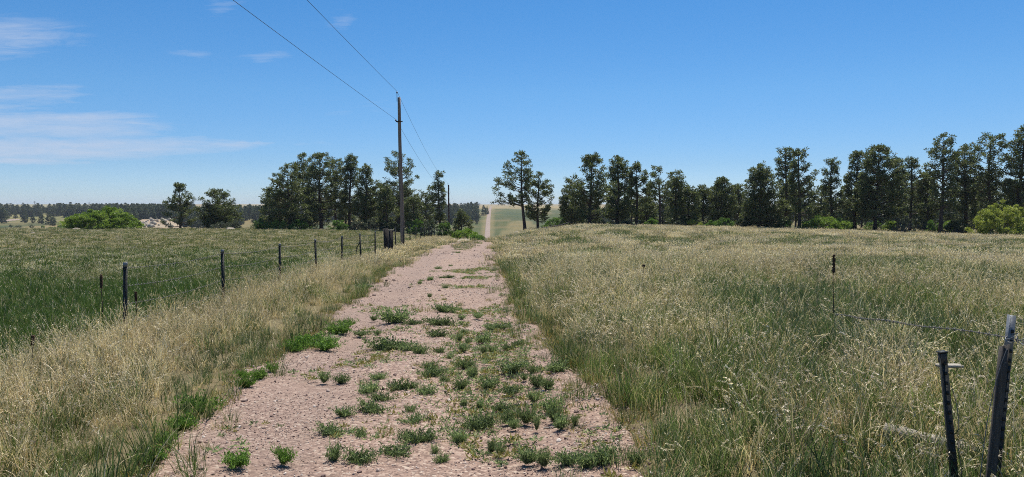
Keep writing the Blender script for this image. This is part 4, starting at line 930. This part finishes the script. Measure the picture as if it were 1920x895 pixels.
shrub(438, 428, 419, 14, 100, 'leaf_dull', 'small olive shrub right of the dome-shaped pine', 700, .1)
for (px, hw, mt, lb_) in [(490, 18, 'leaf_green', 'green shrub at the left end of the grove'), (522, 18, 'leaf_bright', 'light green shrub under the broad bushy pine'), (562, 20, 'leaf_green', 'green shrub left of the twin stems'), (636, 22, 'leaf_green', 'green shrub right of the twin stems'),
                          (668, 20, 'leaf_dull', 'grey-green shrub under the spire-topped pine'), (700, 20, 'leaf_dull', 'grey-green shrub left of the dark gate posts'), (738, 16, 'leaf_dark', 'dark shrub behind the gate posts'), (776, 20, 'leaf_green', 'green shrub right of the near utility pole'), (806, 20, 'leaf_dark', 'dark shrub left of the slim pine'), (835, 14, 'leaf_green', 'green shrub at the foot of the far utility pole')]:
    shrub(px, 431, 414 if hw > 16 else 419, hw, 96, mt, lb_, 1000, .1)
for (px, hw, lb_) in [(1520, 12, 'leaf_green'), (1590, 16, 'leaf_green'), (1640, 18, 'leaf_green'), (1735, 20, 'leaf_dull')]:
    shrub(px, 434, 416, hw, 92, lb_, {1520: 'small green shrub left of the straight bare trunk base', 1590: 'green shrub in the shade left of the biggest pine clump', 1640: 'green shrub in the shade beneath the biggest pine', 1735: 'dull shrub beneath the gap right of the biggest pine clump'}[px], 700, .1)
for (px, hw, top, mt, lb_) in [(1120, 16, 415, 'leaf_dark', 'dark low brush right of the many-stemmed trunk'), (1175, 16, 416, 'leaf_dull', 'dull brush under the round-topped pine'), (1222, 14, 414, 'leaf_green', 'green brush left of the long bare trunk'), (1275, 14, 415, 'leaf_dull', 'dull brush right of the long bare trunk'), (1395, 18, 414, 'leaf_dark', 'dark brush left of the bell-shaped pine'),
                           (1468, 16, 412, 'leaf_green', 'green brush right of the bell-shaped pine'), (1575, 18, 410, 'leaf_green', 'taller green brush right of the spreading green shrub'), (1668, 12, 414, 'leaf_bright', 'light green brush right of the biggest pine trunk'), (1752, 16, 413, 'leaf_green', 'green brush left of the tall straight trunk'), (1782, 14, 416, 'leaf_bright', 'light green brush right of the tall straight trunk')]:
    shrub(px, 434, top, hw, 88, mt, lb_, 800, .1)
shrub(30, 433, 423, 40, 300, 'leaf_dull', 'dull green bushes in the dip at the far left', 900, .35)
shrub(100, 433, 424, 36, 300, 'leaf_green', 'green bushes in the dip left of the bright shrub', 900, .35)

# ------------------------------------------------------------------ rocks
def rock_mesh(sx, sy, sz, seed, sub=3):
    import bmesh
    bm = bmesh.new(); bmesh.ops.create_icosphere(bm, subdivisions=sub, radius=1); rr = random.Random(seed)
    pl = [Vector((rr.gauss(0, 1), rr.gauss(0, 1), rr.gauss(0, .7))).normalized() for _ in range(9)]
    for v_ in bm.verts:
        c = v_.co.copy()
        for q in pl:
            dd = c.dot(q)
            if dd > .72: c -= q * (dd - .72)
        k = 1 + .10 * math.sin(c.x * 5 + seed) * math.sin(c.y * 6 + 2) + .05 * math.sin(c.z * 11 + c.x * 7)
        v_.co = Vector((c.x * sx * k, c.y * sy * k, c.z * sz * k))
    me = bpy.data.meshes.new('rock'); bm.to_mesh(me); bm.free(); me.materials.append(M['rock']); return me
NR = [0]
def rock(px, py, w, h, label, dep=1.0, dd=None, group='pale rocks showing through the grass'):
    p = G(px, py) if dd is None else np.array([(px - 960) / F * dd, dd, 0.]); p[2] = hz1(p[0], p[1]); k = p[1] / F; NR[0] += 1
    o = obj('rock', rock_mesh(w * k / 2 * 1.1, w * k / 2 * dep, h * k, 70 + NR[0]), None, tuple(p), label=label, category='rock', group=group); o.rotation_euler = (0, 0, random.uniform(-.3, .3))
rock(143, 431, 16, 5, 'pale flat rock below the bright dome-shaped shrub', .6, 94)
rock(62, 439, 9, 4, 'small white rock alone at the far left of the field', .8)
rock(404, 427, 22, 7, 'pale slab left of the foot of the dome-shaped pine', .6, 98)
rock(433, 429, 20, 5, 'pale slab right of the foot of the dome-shaped pine', .6, 96)
rock(362, 422, 16, 8, 'upright pale boulder between the two lone pines', .8, 118)
rock(378, 424, 22, 5, 'low pale boulder ledge between the two lone pines', .8, 116)
rock(385, 437, 6, 3, 'small pale stone in the field below the dome-shaped pine', .8)
rock(868, 452, 32, 7, 'long pale sandstone ledge left of the drive at its crest', 1.4, 56)
rock(851, 447, 14, 6, 'pale sandstone block at the left end of the ledge', 1.0, 60)
rock(950, 448, 15, 6, 'pale rock right of the drive at its crest', .9, 58)
rock(1252, 425, 9, 5, 'pale rock at the foot of the long-trunked pine', .8, 80)
rock(1310, 430, 9, 3, 'small pale rock at the grass edge below the dip in the treeline', .8, 78)
rock(1620, 435, 9, 3, 'pale flat rock in the shade of the biggest pine clump', .8, 80)
rock(970, 441, 18, 8, 'grey boulder under the trunk of the open pine', .8, 74)
def boulders():     # scree of boulders below the far wood: the larger ones each its own thing
    r = random.Random(11)
    ms = [rock_mesh(1, .9, .7, 500 + k, 2) for k in range(4)]
    for k in range(34):
        px = r.uniform(256, 322); py = r.uniform(409, 425)
        if py < 424 - (px - 250) * .5: py = 424 - r.uniform(0, 1) * 10
        d = 250 + (424 - py) * 9; x = (px - 960) / F * d; s = r.uniform(.5, 1.3)
        o = obj('boulder', ms[k % 4], None, (x, d, EYE - (py - HOR) / F * d), label='pale boulder in the scree left of the ragged-topped pine', category='boulder', group='boulders of the far scree')
        o.scale = (s, s, s); o.rotation_euler = (0, 0, r.uniform(0, 6)); 
    # the bank they lie on
    nx, ny = 30, 14; V = []
    for j in range(ny):
        for i in range(nx):
            px = 236 + (i / (nx - 1)) * 110; e = 1 - abs(i / (nx - 1) - .5) * 2; t = j / (ny - 1); d = 235 + t * 190; x = (px - 960) / F * d
            zt = EYE - ((426 - 17 * min(1, e * 1.8) * t ** 1.0) - HOR) / F * d - .4; zg = hz1(x, d)
            V.append((x, d, max(zg - .5, zt) if 0 < i < nx - 1 and 0 < j < ny - 1 else zg - 1.5))
    Q = [(j * nx + i, j * nx + i + 1, (j + 1) * nx + i + 1, (j + 1) * nx + i) for j in range(ny - 1) for i in range(nx - 1)]
    c4 = np.tile([.30, .25, .19, 1], (len(V), 1)); obj('scree_bank', mesh_np('scree_bank', V, [Q], M['ground'], {'tint': c4}, True), kind='structure')
boulders()

# ------------------------------------------------------------------ fence
def tpost(h, mat_main='steel', top=.0, w=.035):
    """steel T-post standing at the origin: T section with studs; returns meshes (stem, studs, painted top)"""
    def sec(z0, z1, g=0):
        b = MB(); b.box((0, 0, (z0 + z1) / 2), (w + g, .006 + g, z1 - z0)); b.box((0, .018, (z0 + z1) / 2), (.006 + g, .030 + g, z1 - z0)); return b
    a = sec(-.3, h - top).mesh('stem', M[mat_main]); s = MB()
    z = .15
    while z < h - .04: s.box((0, -.007, z), (.012, .009, .018)); z += .055
    return a, s.mesh('stud', M[mat_main]), (sec(h - top, h, .001).mesh('painted_top', M['silver']) if top else None)
def fence():
    y0 = 10.35; f = thing('fence', 'long wire fence on thin dark steel posts running beside the drive to the crest', 'fence', (fence_x(y0), y0, hz1(fence_x(y0), y0)))
    o0 = Vector(f.location)
    hts = {0: 1.17, 1: 1.17}
    mm = {}
    for hh in (1.12, 1.17, 1.22): mm[hh] = tpost(hh, 'steel', .06, .062)
    tops = []
    rr = random.Random(4)
    for k in range(20):
        y = y0 + 3.9 * k
        if k == 7: y -= .6
        x = fence_x(y); z = hz1(x, y); hh = rr.choice([1.12, 1.17, 1.22]); st, sb, tp_ = mm[hh]
        p = obj('post', st, f, Vector((x, y, z)) - o0); p.rotation_euler = (rr.uniform(-.03, .03), rr.uniform(-.035, .035), rr.uniform(-.3, .3))
        obj('stud', sb, p); obj('painted_top', tp_, p)
        tops.append((x, y, z, hh))
    # four barbed strands
    for hgt in (.28, .52, .78, 1.04):
        P = []
        for (a, b) in zip(tops[:-1], tops[1:]):
            for t in np.linspace(0, 1, 6)[:-1]:
                x = a[0] + (b[0] - a[0]) * t; y = a[1] + (b[1] - a[1]) * t; z = a[2] + (b[2] - a[2]) * t + hgt - .05 * sin(t * pi); P.append((x - .02, y, z))
        P.append((tops[-1][0] - .02, tops[-1][1], tops[-1][2] + hgt)); P = np.array(P)
        m = MB(); m.tube(P, .0017, 4, False)
        for i in range(0, 250):
            t = i / 250; q = P[int(t * 30)] + (P[int(t * 30) + 1] - P[int(t * 30)]) * ((t * 30) % 1) if t * 30 < len(P) - 1 else P[-1]
            for s_ in (-1, 1): m.box(q, (.004, .004, .03), Matrix.Rotation(s_ * .8, 3, 'X'))
        me = m.mesh('wire', M['wire']); w = obj('wire', me, f, -o0)
fence()
# creosoted tie posts beside the fence
for (px, dd, hh, w_, lab, cap_) in [(724.5, 37.2, 1.22, .23, 'dark square tie post on the left of the pair by the near utility pole', False), (732, 36.4, 1.14, .21, 'dark square tie post with a pale top, right of its pair', True)]:
    x = (px - 960) / F * dd; z = hz1(x, dd); t = thing('gate_post', lab, 'gate post', (x, dd, z), 'pair of dark tie posts')
    m = MB(); m.box((0, 0, hh / 2 - .2), (w_, w_, hh + .4)); t.rotation_euler = (0, .02 if cap_ else -.03, .3)
    obj('post', m.mesh('post', M['tie']), t)
    if cap_: m = MB(); m.box((0, 0, hh + .022), (w_ + .02, w_ + .02, .04)); obj('cap', m.mesh('cap', M['palewood']), t)
for (px, py, top, ln, lab) in [(668, 476, 453, .12, 'leaning dark stake in the field left of the gate posts'), (677, 482, 470, 0, 'short dark stub between the leaning stake and the fence')]:
    p = G(px, py); h = (EYE + (HOR - top) / F * p[1]) - p[2]; m = MB(); m.tube([(0, 0, -.1), (ln * .3, 0, h * .5), (ln * 1.6, 0, h)], [.03, .028, .022], 6); o = obj('stake', m.mesh('stake', M['tie']), None, tuple(p), label=lab, category='stake')

# ------------------------------------------------------------------ utility poles and lines
def upole(base, top, label, mat, r0, r1, bracket):
    b = np.array(base); t = np.array(top); T = thing('utility_pole', label, 'utility pole', tuple(b), 'utility poles beside the drive'); v_ = t - b; H = v_[2]
    n = 14; s = np.linspace(0, 1, n); m = MB(); P = v_ * s[:, None]; P[:, 0] += .012 * np.sin(s * 7); P[0, 2] -= .4
    m.tube(P, r0 + (r1 - r0) * s, 14); obj('pole', m.mesh('pole', M[mat], True), T)
    m = MB(); zt = P[-1]
    m.box(zt + [-.13, 0, .0], (.025, .05, .5)); obj('ridge_pin', m.mesh('ridge_pin', M['steel']), T)
    def insul(c, name='insulator'):
        m = MB(); zz = np.array([0, .03, .035, .06, .065, .09, .10, .13]); rr_ = np.array([.03, .06, .035, .055, .03, .05, .03, .015]); m.tube(np.stack([zz * 0 + c[0], zz * 0 + c[1], zz + c[2]], 1), rr_, 10); obj(name, m.mesh(name, M['porcelain'], True), T)
    insul(zt + [-.13, 0, .25])
    zb = P[-1] * (1 - bracket / H); m = MB(); m.box(zb + [-.16, 0, 0], (.14, .06, .05)); m.box(zb + [0, -r1 - .012, 0], (.40, .02, .07)); obj('bracket', m.mesh('bracket', M['steel']), T)
    insul(zb + [-.24, 0, .025])
    m = MB(); gx = P[:, 0] + r0 * .75; m.tube(np.stack([gx, P[:, 1] - r0 * .85 + s * (r0 - r1), P[:, 2]], 1)[:-1], .006, 4, False); obj('ground_wire', m.mesh('ground_wire', M['cable']), T)
    return b + zt + [-.13, 0, .38], b + zb + [-.24, 0, .14]
g1 = np.array([AT(755, 462, 46)[0], 46, 0.]); g1[2] = hz1(g1[0], g1[1]); t1_ = AT(748, 183, 46)
g2 = np.array([AT(842, 437, 141)[0], 141, 0.]); g2[2] = hz1(g2[0], g2[1]); t2_ = AT(841, 347, 141)
a1, b1 = upole(g1, t1_, 'tall weathered brown utility pole standing by the fence left of the drive', 'pole', .128, .092, 1.5)
a2, b2 = upole(g2, t2_, 'distant dark utility pole beside the slim pine', 'pole_dark', .17, .13, 1.6)
def cable(ptss, sags, label, name='power_line'):
    m = MB()
    P = []
    for (a, b), sg in zip(zip(ptss[:-1], ptss[1:]), sags):
        t = np.linspace(0, 1, 60)[:, None]; Q = a + (b - a) * t; Q[:, 2] -= sg * 4 * t[:, 0] * (1 - t[:, 0]); P.append(Q)
    P = np.vstack(P); m.tube(P, .0085, 5, False); obj(name, m.mesh(name, M['cable']), None, label=label, category='power line', group='overhead lines between the utility poles')
A0 = AT(588, 0, 26.0); B0 = AT(462, 0, 20.6)
def back(a, p, yb):   # extend the wire through p to a point behind the camera
    t = (yb - a[1]) / (p[1] - a[1]); return a + (p - a) * t
pa = back(a1, A0, -45.); pb = back(b1, B0, -45.)
a3 = a2 + np.array([-5, 95, -6.]); b3 = b2 + np.array([-5, 95, -6.])
cable([pa, a1, a2, a3], [.35, .9, .9], 'upper overhead line meeting the near utility pole at its top')
cable([pb, b1, b2, b3], [.35, .9, .9], 'lower overhead line meeting the near utility pole below its top')
# far transmission towers on the horizon
for (px, top, lab) in [(66, 377, 'tiny far pylon on the horizon, left one above the far left wood'), (168, 378, 'tiny far pylon on the horizon right of the round-topped tree'), (899, 381, 'tiny far pylon on the horizon left of the distant road')]:
    d = 2000; x = (px - 960) / F * d; zb = hz1(x, d); H = max(8, EYE + (HOR - top) / F * d - zb); T = thing('pylon', lab, 'pylon', (x, d, zb))
    m = MB()
    for sx in (-1, 1):
        for sy in (-1, 1): m.tube([(sx * 2.2, sy * 2.2, 0), (sx * .8, sy * .8, H * .6), (0, 0, H)], .22, 4)
    for z in np.linspace(.1, .6, 5) * H:
        w = 2.2 - 1.4 * z / (H * .6); m.tube([(-w, -w, z), (w, -w, z + H * .1)], .12, 4); m.tube([(w, -w, z), (-w, -w, z + H * .1)], .12, 4)
    obj('tower', m.mesh('tower', M['steel']), T); m = MB()
    for z in (.68, .84): m.tube([(-4, 0, z * H), (4, 0, z * H)], .2, 4)
    obj('crossarm', m.mesh('crossarm', M['steel']), T)

# ------------------------------------------------------------------ near right corner: posts and barbed wire
def leaning(name, label, cat, pt_top, d_base, build, base_px):
    """stand a post whose foot is below base_px at depth d_base and whose top passes pt_top"""
    x = (base_px - 960) / F * d_base; z = hz1(x, d_base); b = Vector((x, d_base, z)); v_ = Vector(pt_top) - b
    T = thing(name, label, cat, b); q = Vector((0, 0, 1)).rotation_difference(v_.normalized()); T.rotation_mode = 'XYZ'; T.rotation_euler = q.to_euler(); build(T, v_.length); return T
def b_tpost(T, h, top, w=.048, yaw=0.):
    a, s, c = tpost(h, 'steel', top, w)
    for nm, me in (('stem', a), ('stud', s), ('painted_top', c)):
        if me: o = obj(nm, me, T); o.rotation_euler = (0, 0, yaw); o.scale = (1, 1.25, 1)
leaning('steel_post', 'dark steel post with a silver-painted top at the lower right, holding the barbed wire', 'steel post', AT(1899, 592, 4.05), 4.05, lambda T, h: b_tpost(T, h, .28, .032), 1879)
def b_stake(T, h):
    m = MB(); n = 9; z = np.linspace(-.25, h, n); V = []
    for i, zz in enumerate(z):
        a = .0175 * (1 + .05 * sin(i * 2.1)); b_ = .017; V += [(-a, -b_, zz), (a, -b_ * 1.05, zz + (.012 if i == n - 1 else 0)), (a * .95, b_, zz), (-a, b_, zz - (.01 if i == n - 1 else 0))]
    Q = [[i * 4 + j, i * 4 + (j + 1) % 4, (i + 1) * 4 + (j + 1) % 4, (i + 1) * 4 + j] for i in range(n - 1) for j in range(4)] + [[(n - 1) * 4 + j for j in range(4)]]
    m.add(V, Q); obj('board', m.mesh('board', M['greywood']), T)
leaning('wooden_stake', 'grey weathered wooden stake tied against the silver-topped post', 'wooden stake', AT(1883, 648, 3.9), 3.92, b_stake, 1865)
def b_dark(T, h):
    b_tpost(T, h, .0, .038); m = MB(); m.box((0, .008, h - .03), (.034, .034, .05)); obj('rusted_head', m.mesh('rusted_head', M['greywood']), T)
    m = MB(); m.box((-.0, .008, h + .004), (.046, .04, .006)); obj('cap_plate', m.mesh('cap_plate', M['steel']), T)
    m = MB(); t = np.linspace(0, 1, 26); m.tube(np.stack([.028 + .012 * np.sin(t * 14), -.02 + .02 * np.cos(t * 11), h * (.8 - .95 * t)], 1), .0022, 4, False); obj('wire', m.mesh('wire', M['wire']), T)
leaning('leaning_post', 'short dark steel post leaning left of the wooden stake, its top bent and bare', 'steel post', AT(1768, 662, 4.0), 4.0, b_dark, 1812)
def barbed():
    a = AT(1567, 590, 9.0); c1 = AT(1760, 615, 5.1); b = AT(1897, 634, 4.02); e = AT(2010, 640, 3.3)
    P = []
    for p, q, sg in ((a, c1, .0), (c1, b, .0), (b, e, .01)):
        t = np.linspace(0, 1, 40)[:, None]; P.append((p + (q - p) * t - np.array([0, 0, 1]) * sg * 4 * t * (1 - t))[:-1])
    P = np.vstack(P + [e[None]]); n = len(P); T = thing('barbed_wire', 'sagging barbed wire strand running from the silver-topped post out into the right field', 'barbed wire', tuple(b)); ob = -np.array(b)
    s = np.concatenate([[0], np.cumsum(np.linalg.norm(np.diff(P, axis=0), axis=1))]); S = np.arange(0, s[-1], .008)
    Q = np.stack([np.interp(S, s, P[:, k]) for k in range(3)], 1) + ob
    Q[:, 2] += .006 * np.sin(S * 3.1)
    for ph in (0, pi):
        m = MB(); o_ = np.stack([0 * S, np.cos(S * 120 + ph) * .0018, np.sin(S * 120 + ph) * .0018], 1); m.tube(Q + o_, .0016, 4, False); obj('strand', m.mesh('strand', M['wire']), T)
    me = None
    for i in range(0, len(S), 16):
        if me is None:
            m = MB()
            for (an, ax) in ((.8, 'X'), (-.8, 'X'), (.9, 'Y'), (-.7, 'Y')): m.box((0, 0, 0), (.0026, .0026, .032), Matrix.Rotation(an, 3, ax))
            me = m.mesh('barb', M['wire'])
        o = obj('barb', me, T, tuple(Q[i]))
        o.rotation_euler = (i, 0, i * .7)
    m = MB(); r = random.Random(2)
    for k in range(7):      # the knot of loose wire beside the post
        c = Q[np.argmin(np.abs(Q[:, 0] + b[0] - b[0] + .05 + k * .028))]; t = np.linspace(0, 2 * pi, 16)
        m.tube(np.stack([c[0] + .035 * np.cos(t) + r.uniform(-.01, .01), c[1] + .012 * np.sin(t * 2), c[2] + (.010 + .008 * r.random()) * np.sin(t + r.random() * 3)], 1), .0017, 4, False)
    for k in range(3):
        t = np.linspace(0, 2 * pi, 18); m.tube(np.stack([.028 * np.cos(t), .03 * np.sin(t), .012 * k - .015 + .018 * np.sin(t + k)], 1), .0019, 4, False)
    obj('knot', m.mesh('knot', M['silver']), T)
barbed()
# a slack wire hanging from the stake to the grass
m = MB(); t = np.linspace(0, 1, 40)[:, None]; a = AT(1888, 655, 3.86); b = AT(1838, 900, 3.7); c = AT(1857, 760, 3.8); P = (1 - t) ** 2 * a + 2 * t * (1 - t) * (2 * c - (a + b) / 2) + t * t * b
m.tube(P - a, .0022, 4, False); obj('loose_wire', m.mesh('loose_wire', M['wire']), None, tuple(a), label='loose twisted wire hanging from the wooden stake into the grass', category='wire')
# boards lying in the grass
def board(p, L, w, h, rz, label, tilt=0.):
    m = MB(); n = 8; xs = np.linspace(-L / 2, L / 2, n); V = []
    for i, x in enumerate(xs):
        k = 1 + .06 * sin(i * 2.3); V += [(x, -w / 2 * k, -h / 2), (x, w / 2 * k, -h / 2), (x, w / 2 * k, h / 2), (x, -w / 2 * k, h / 2)]
    Q = [[i * 4 + j, i * 4 + (j + 1) % 4, (i + 1) * 4 + (j + 1) % 4, (i + 1) * 4 + j] for i in range(n - 1) for j in range(4)] + [[3, 2, 1, 0], [(n - 1) * 4 + j for j in range(4)]]
    m.add(V, Q); o = obj('board', m.mesh('board', M['palewood']), None, tuple(p), label=label, category='board'); o.rotation_euler = (0, tilt, rz)
board(AT(1780, 686, 6.1), .20, .08, .02, .1, 'small pale board caught in the grass behind the leaning post', .02)
pb_ = G(1770, 868); board((pb_[0], pb_[1], pb_[2] + .10), .75, .10, .09, -.55, 'bleached pole lying in the grass at the foot of the leaning post', .12)

# ------------------------------------------------------------------ dead mullein stalks, stakes
def stalk(px, py, top, head, label, name='mullein_stalk', cat='dead stalk', r=.007, rh=.02, lean=0., d=None):
    p = G(px, py) if d is None else np.array([(px - 960) / F * d, d, hz1((px - 960) / F * d, d)]); h = (EYE - slope(top) * p[1]) - p[2]; T = thing(name, label, cat, tuple(p)); 
    m = MB(); z = np.linspace(-.05, h, 9); m.tube(np.stack([lean * z + .008 * np.sin(z * 6), z * 0, z], 1), np.linspace(r, r * .6, 9), 6); obj('stem', m.mesh('stem', M['stalk']), T)
    if head:
        m = MB(); n = 16; z = np.linspace(h - head, h + .01, n); rr_ = rh * (.75 + .3 * np.sin(np.arange(n) * 2.4)); rr_[0] *= .4; rr_[-1] *= .4
        if name == 'mullein_stalk': rr_[2:4] *= 1.5
        m.tube(np.stack([lean * z + .004 * np.sin(z * 30), z * 0, z], 1), rr_, 8); r2 = random.Random(px)
        for k in range(60):
            zz = r2.uniform(h - head, h); a = r2.uniform(0, 6.3); m.box((lean * zz + cos(a) * rh * .9, sin(a) * rh * .9, zz), (.012, .012, .016), Matrix.Rotation(a, 3, 'Z'))
        obj('seed_head', m.mesh('seed_head', M['stalk']), T)
stalk(1561, 620, 478, .26, 'tall dead mullein stalk standing alone in the right field', rh=.016)
stalk(192, 612, 515, .22, 'dead brown mullein stalk left of the first fence post', rh=.017)
stalk(256, 612, 548, .14, 'short dead mullein stalk just right of the first fence post', rh=.017)
stalk(57, 700, 630, .10, 'dead pinkish weed stalk at the left edge among the dry grass', rh=.012, lean=.1)
stalk(1201, 545, 497, .035, 'thin dark stake with a knobbed top in the right field', 'thin_stake', 'stake', .007, .03, lean=.12)
stalk(1189, 492, 458, 0, 'thin bare stake beyond the knobbed one', 'thin_stake', 'stake', .008)
# bare twigs at the drive edge
for (px, py, L, rz, lab) in [(1090, 765, .55, .75, 'long bare bleached twig lying at the right grass edge of the drive'), (1065, 815, .4, -.3, 'short bare twig lying on the gravel near the right edge')]:
    p = G(px, py); m = MB(); r = random.Random(px)
    m.tube([(-L / 2, 0, .02), (0, .03, .05), (L / 2, -.02, .09)], [.006, .005, .002], 5, False)
    for k in range(7):
        x = r.uniform(-L * .3, L * .45); a = r.choice([-1, 1]) * r.uniform(.3, .9); l2 = r.uniform(.1, .22); m.tube([(x, 0, .05), (x + cos(a) * l2, sin(a) * l2, .05 + r.uniform(0, .08))], [.003, .0015], 4, False)
    o = obj('twig', m.mesh('twig', M['palewood']), None, tuple(p), label=lab, category='twig'); o.rotation_euler = (0, 0, rz)
# fallen log by the many-stemmed pine
x = (1045 - 960) / F * 80; m = MB(); m.tube([(-1.5, 0, .05), (-.6, .1, .25), (.4, 0, .45), (1.4, -.2, .8)], [.12, .11, .09, .05], 7)
for k, (bx, bz, ex, ez) in enumerate([(-.5, .25, -.9, .7), (.2, .4, .5, 1.0), (.8, .6, 1.5, .35)]): m.tube([(bx, 0, bz), ((bx + ex) / 2, .15, (bz + ez) / 2 + .1), (ex, .2, ez)], [.05, .035, .015], 5)
obj('fallen_log', m.mesh('fallen_log', M['log'], True), None, (x, 80, hz1(x, 80)), label='dark fallen tree limb at the foot of the many-stemmed pine', category='log')

# ------------------------------------------------------------------ haze
HAZE = 0.00012
if HAZE:
    m, t = new_mat('haze_air'); vp = N(t, 'ShaderNodeVolumePrincipled'); vp.inputs['Color'].default_value = (.80, .88, 1.0, 1); vp.inputs['Density'].default_value = HAZE; vp.inputs['Anisotropy'].default_value = .0
    o = N(t, 'ShaderNodeOutputMaterial'); t.links.new(vp.outputs[0], o.inputs['Volume'])
    b = MB(); b.box((0, 0, 1.0), (13400, 13400, 66)); obj('haze', b.mesh('haze', m), None, kind='stuff')
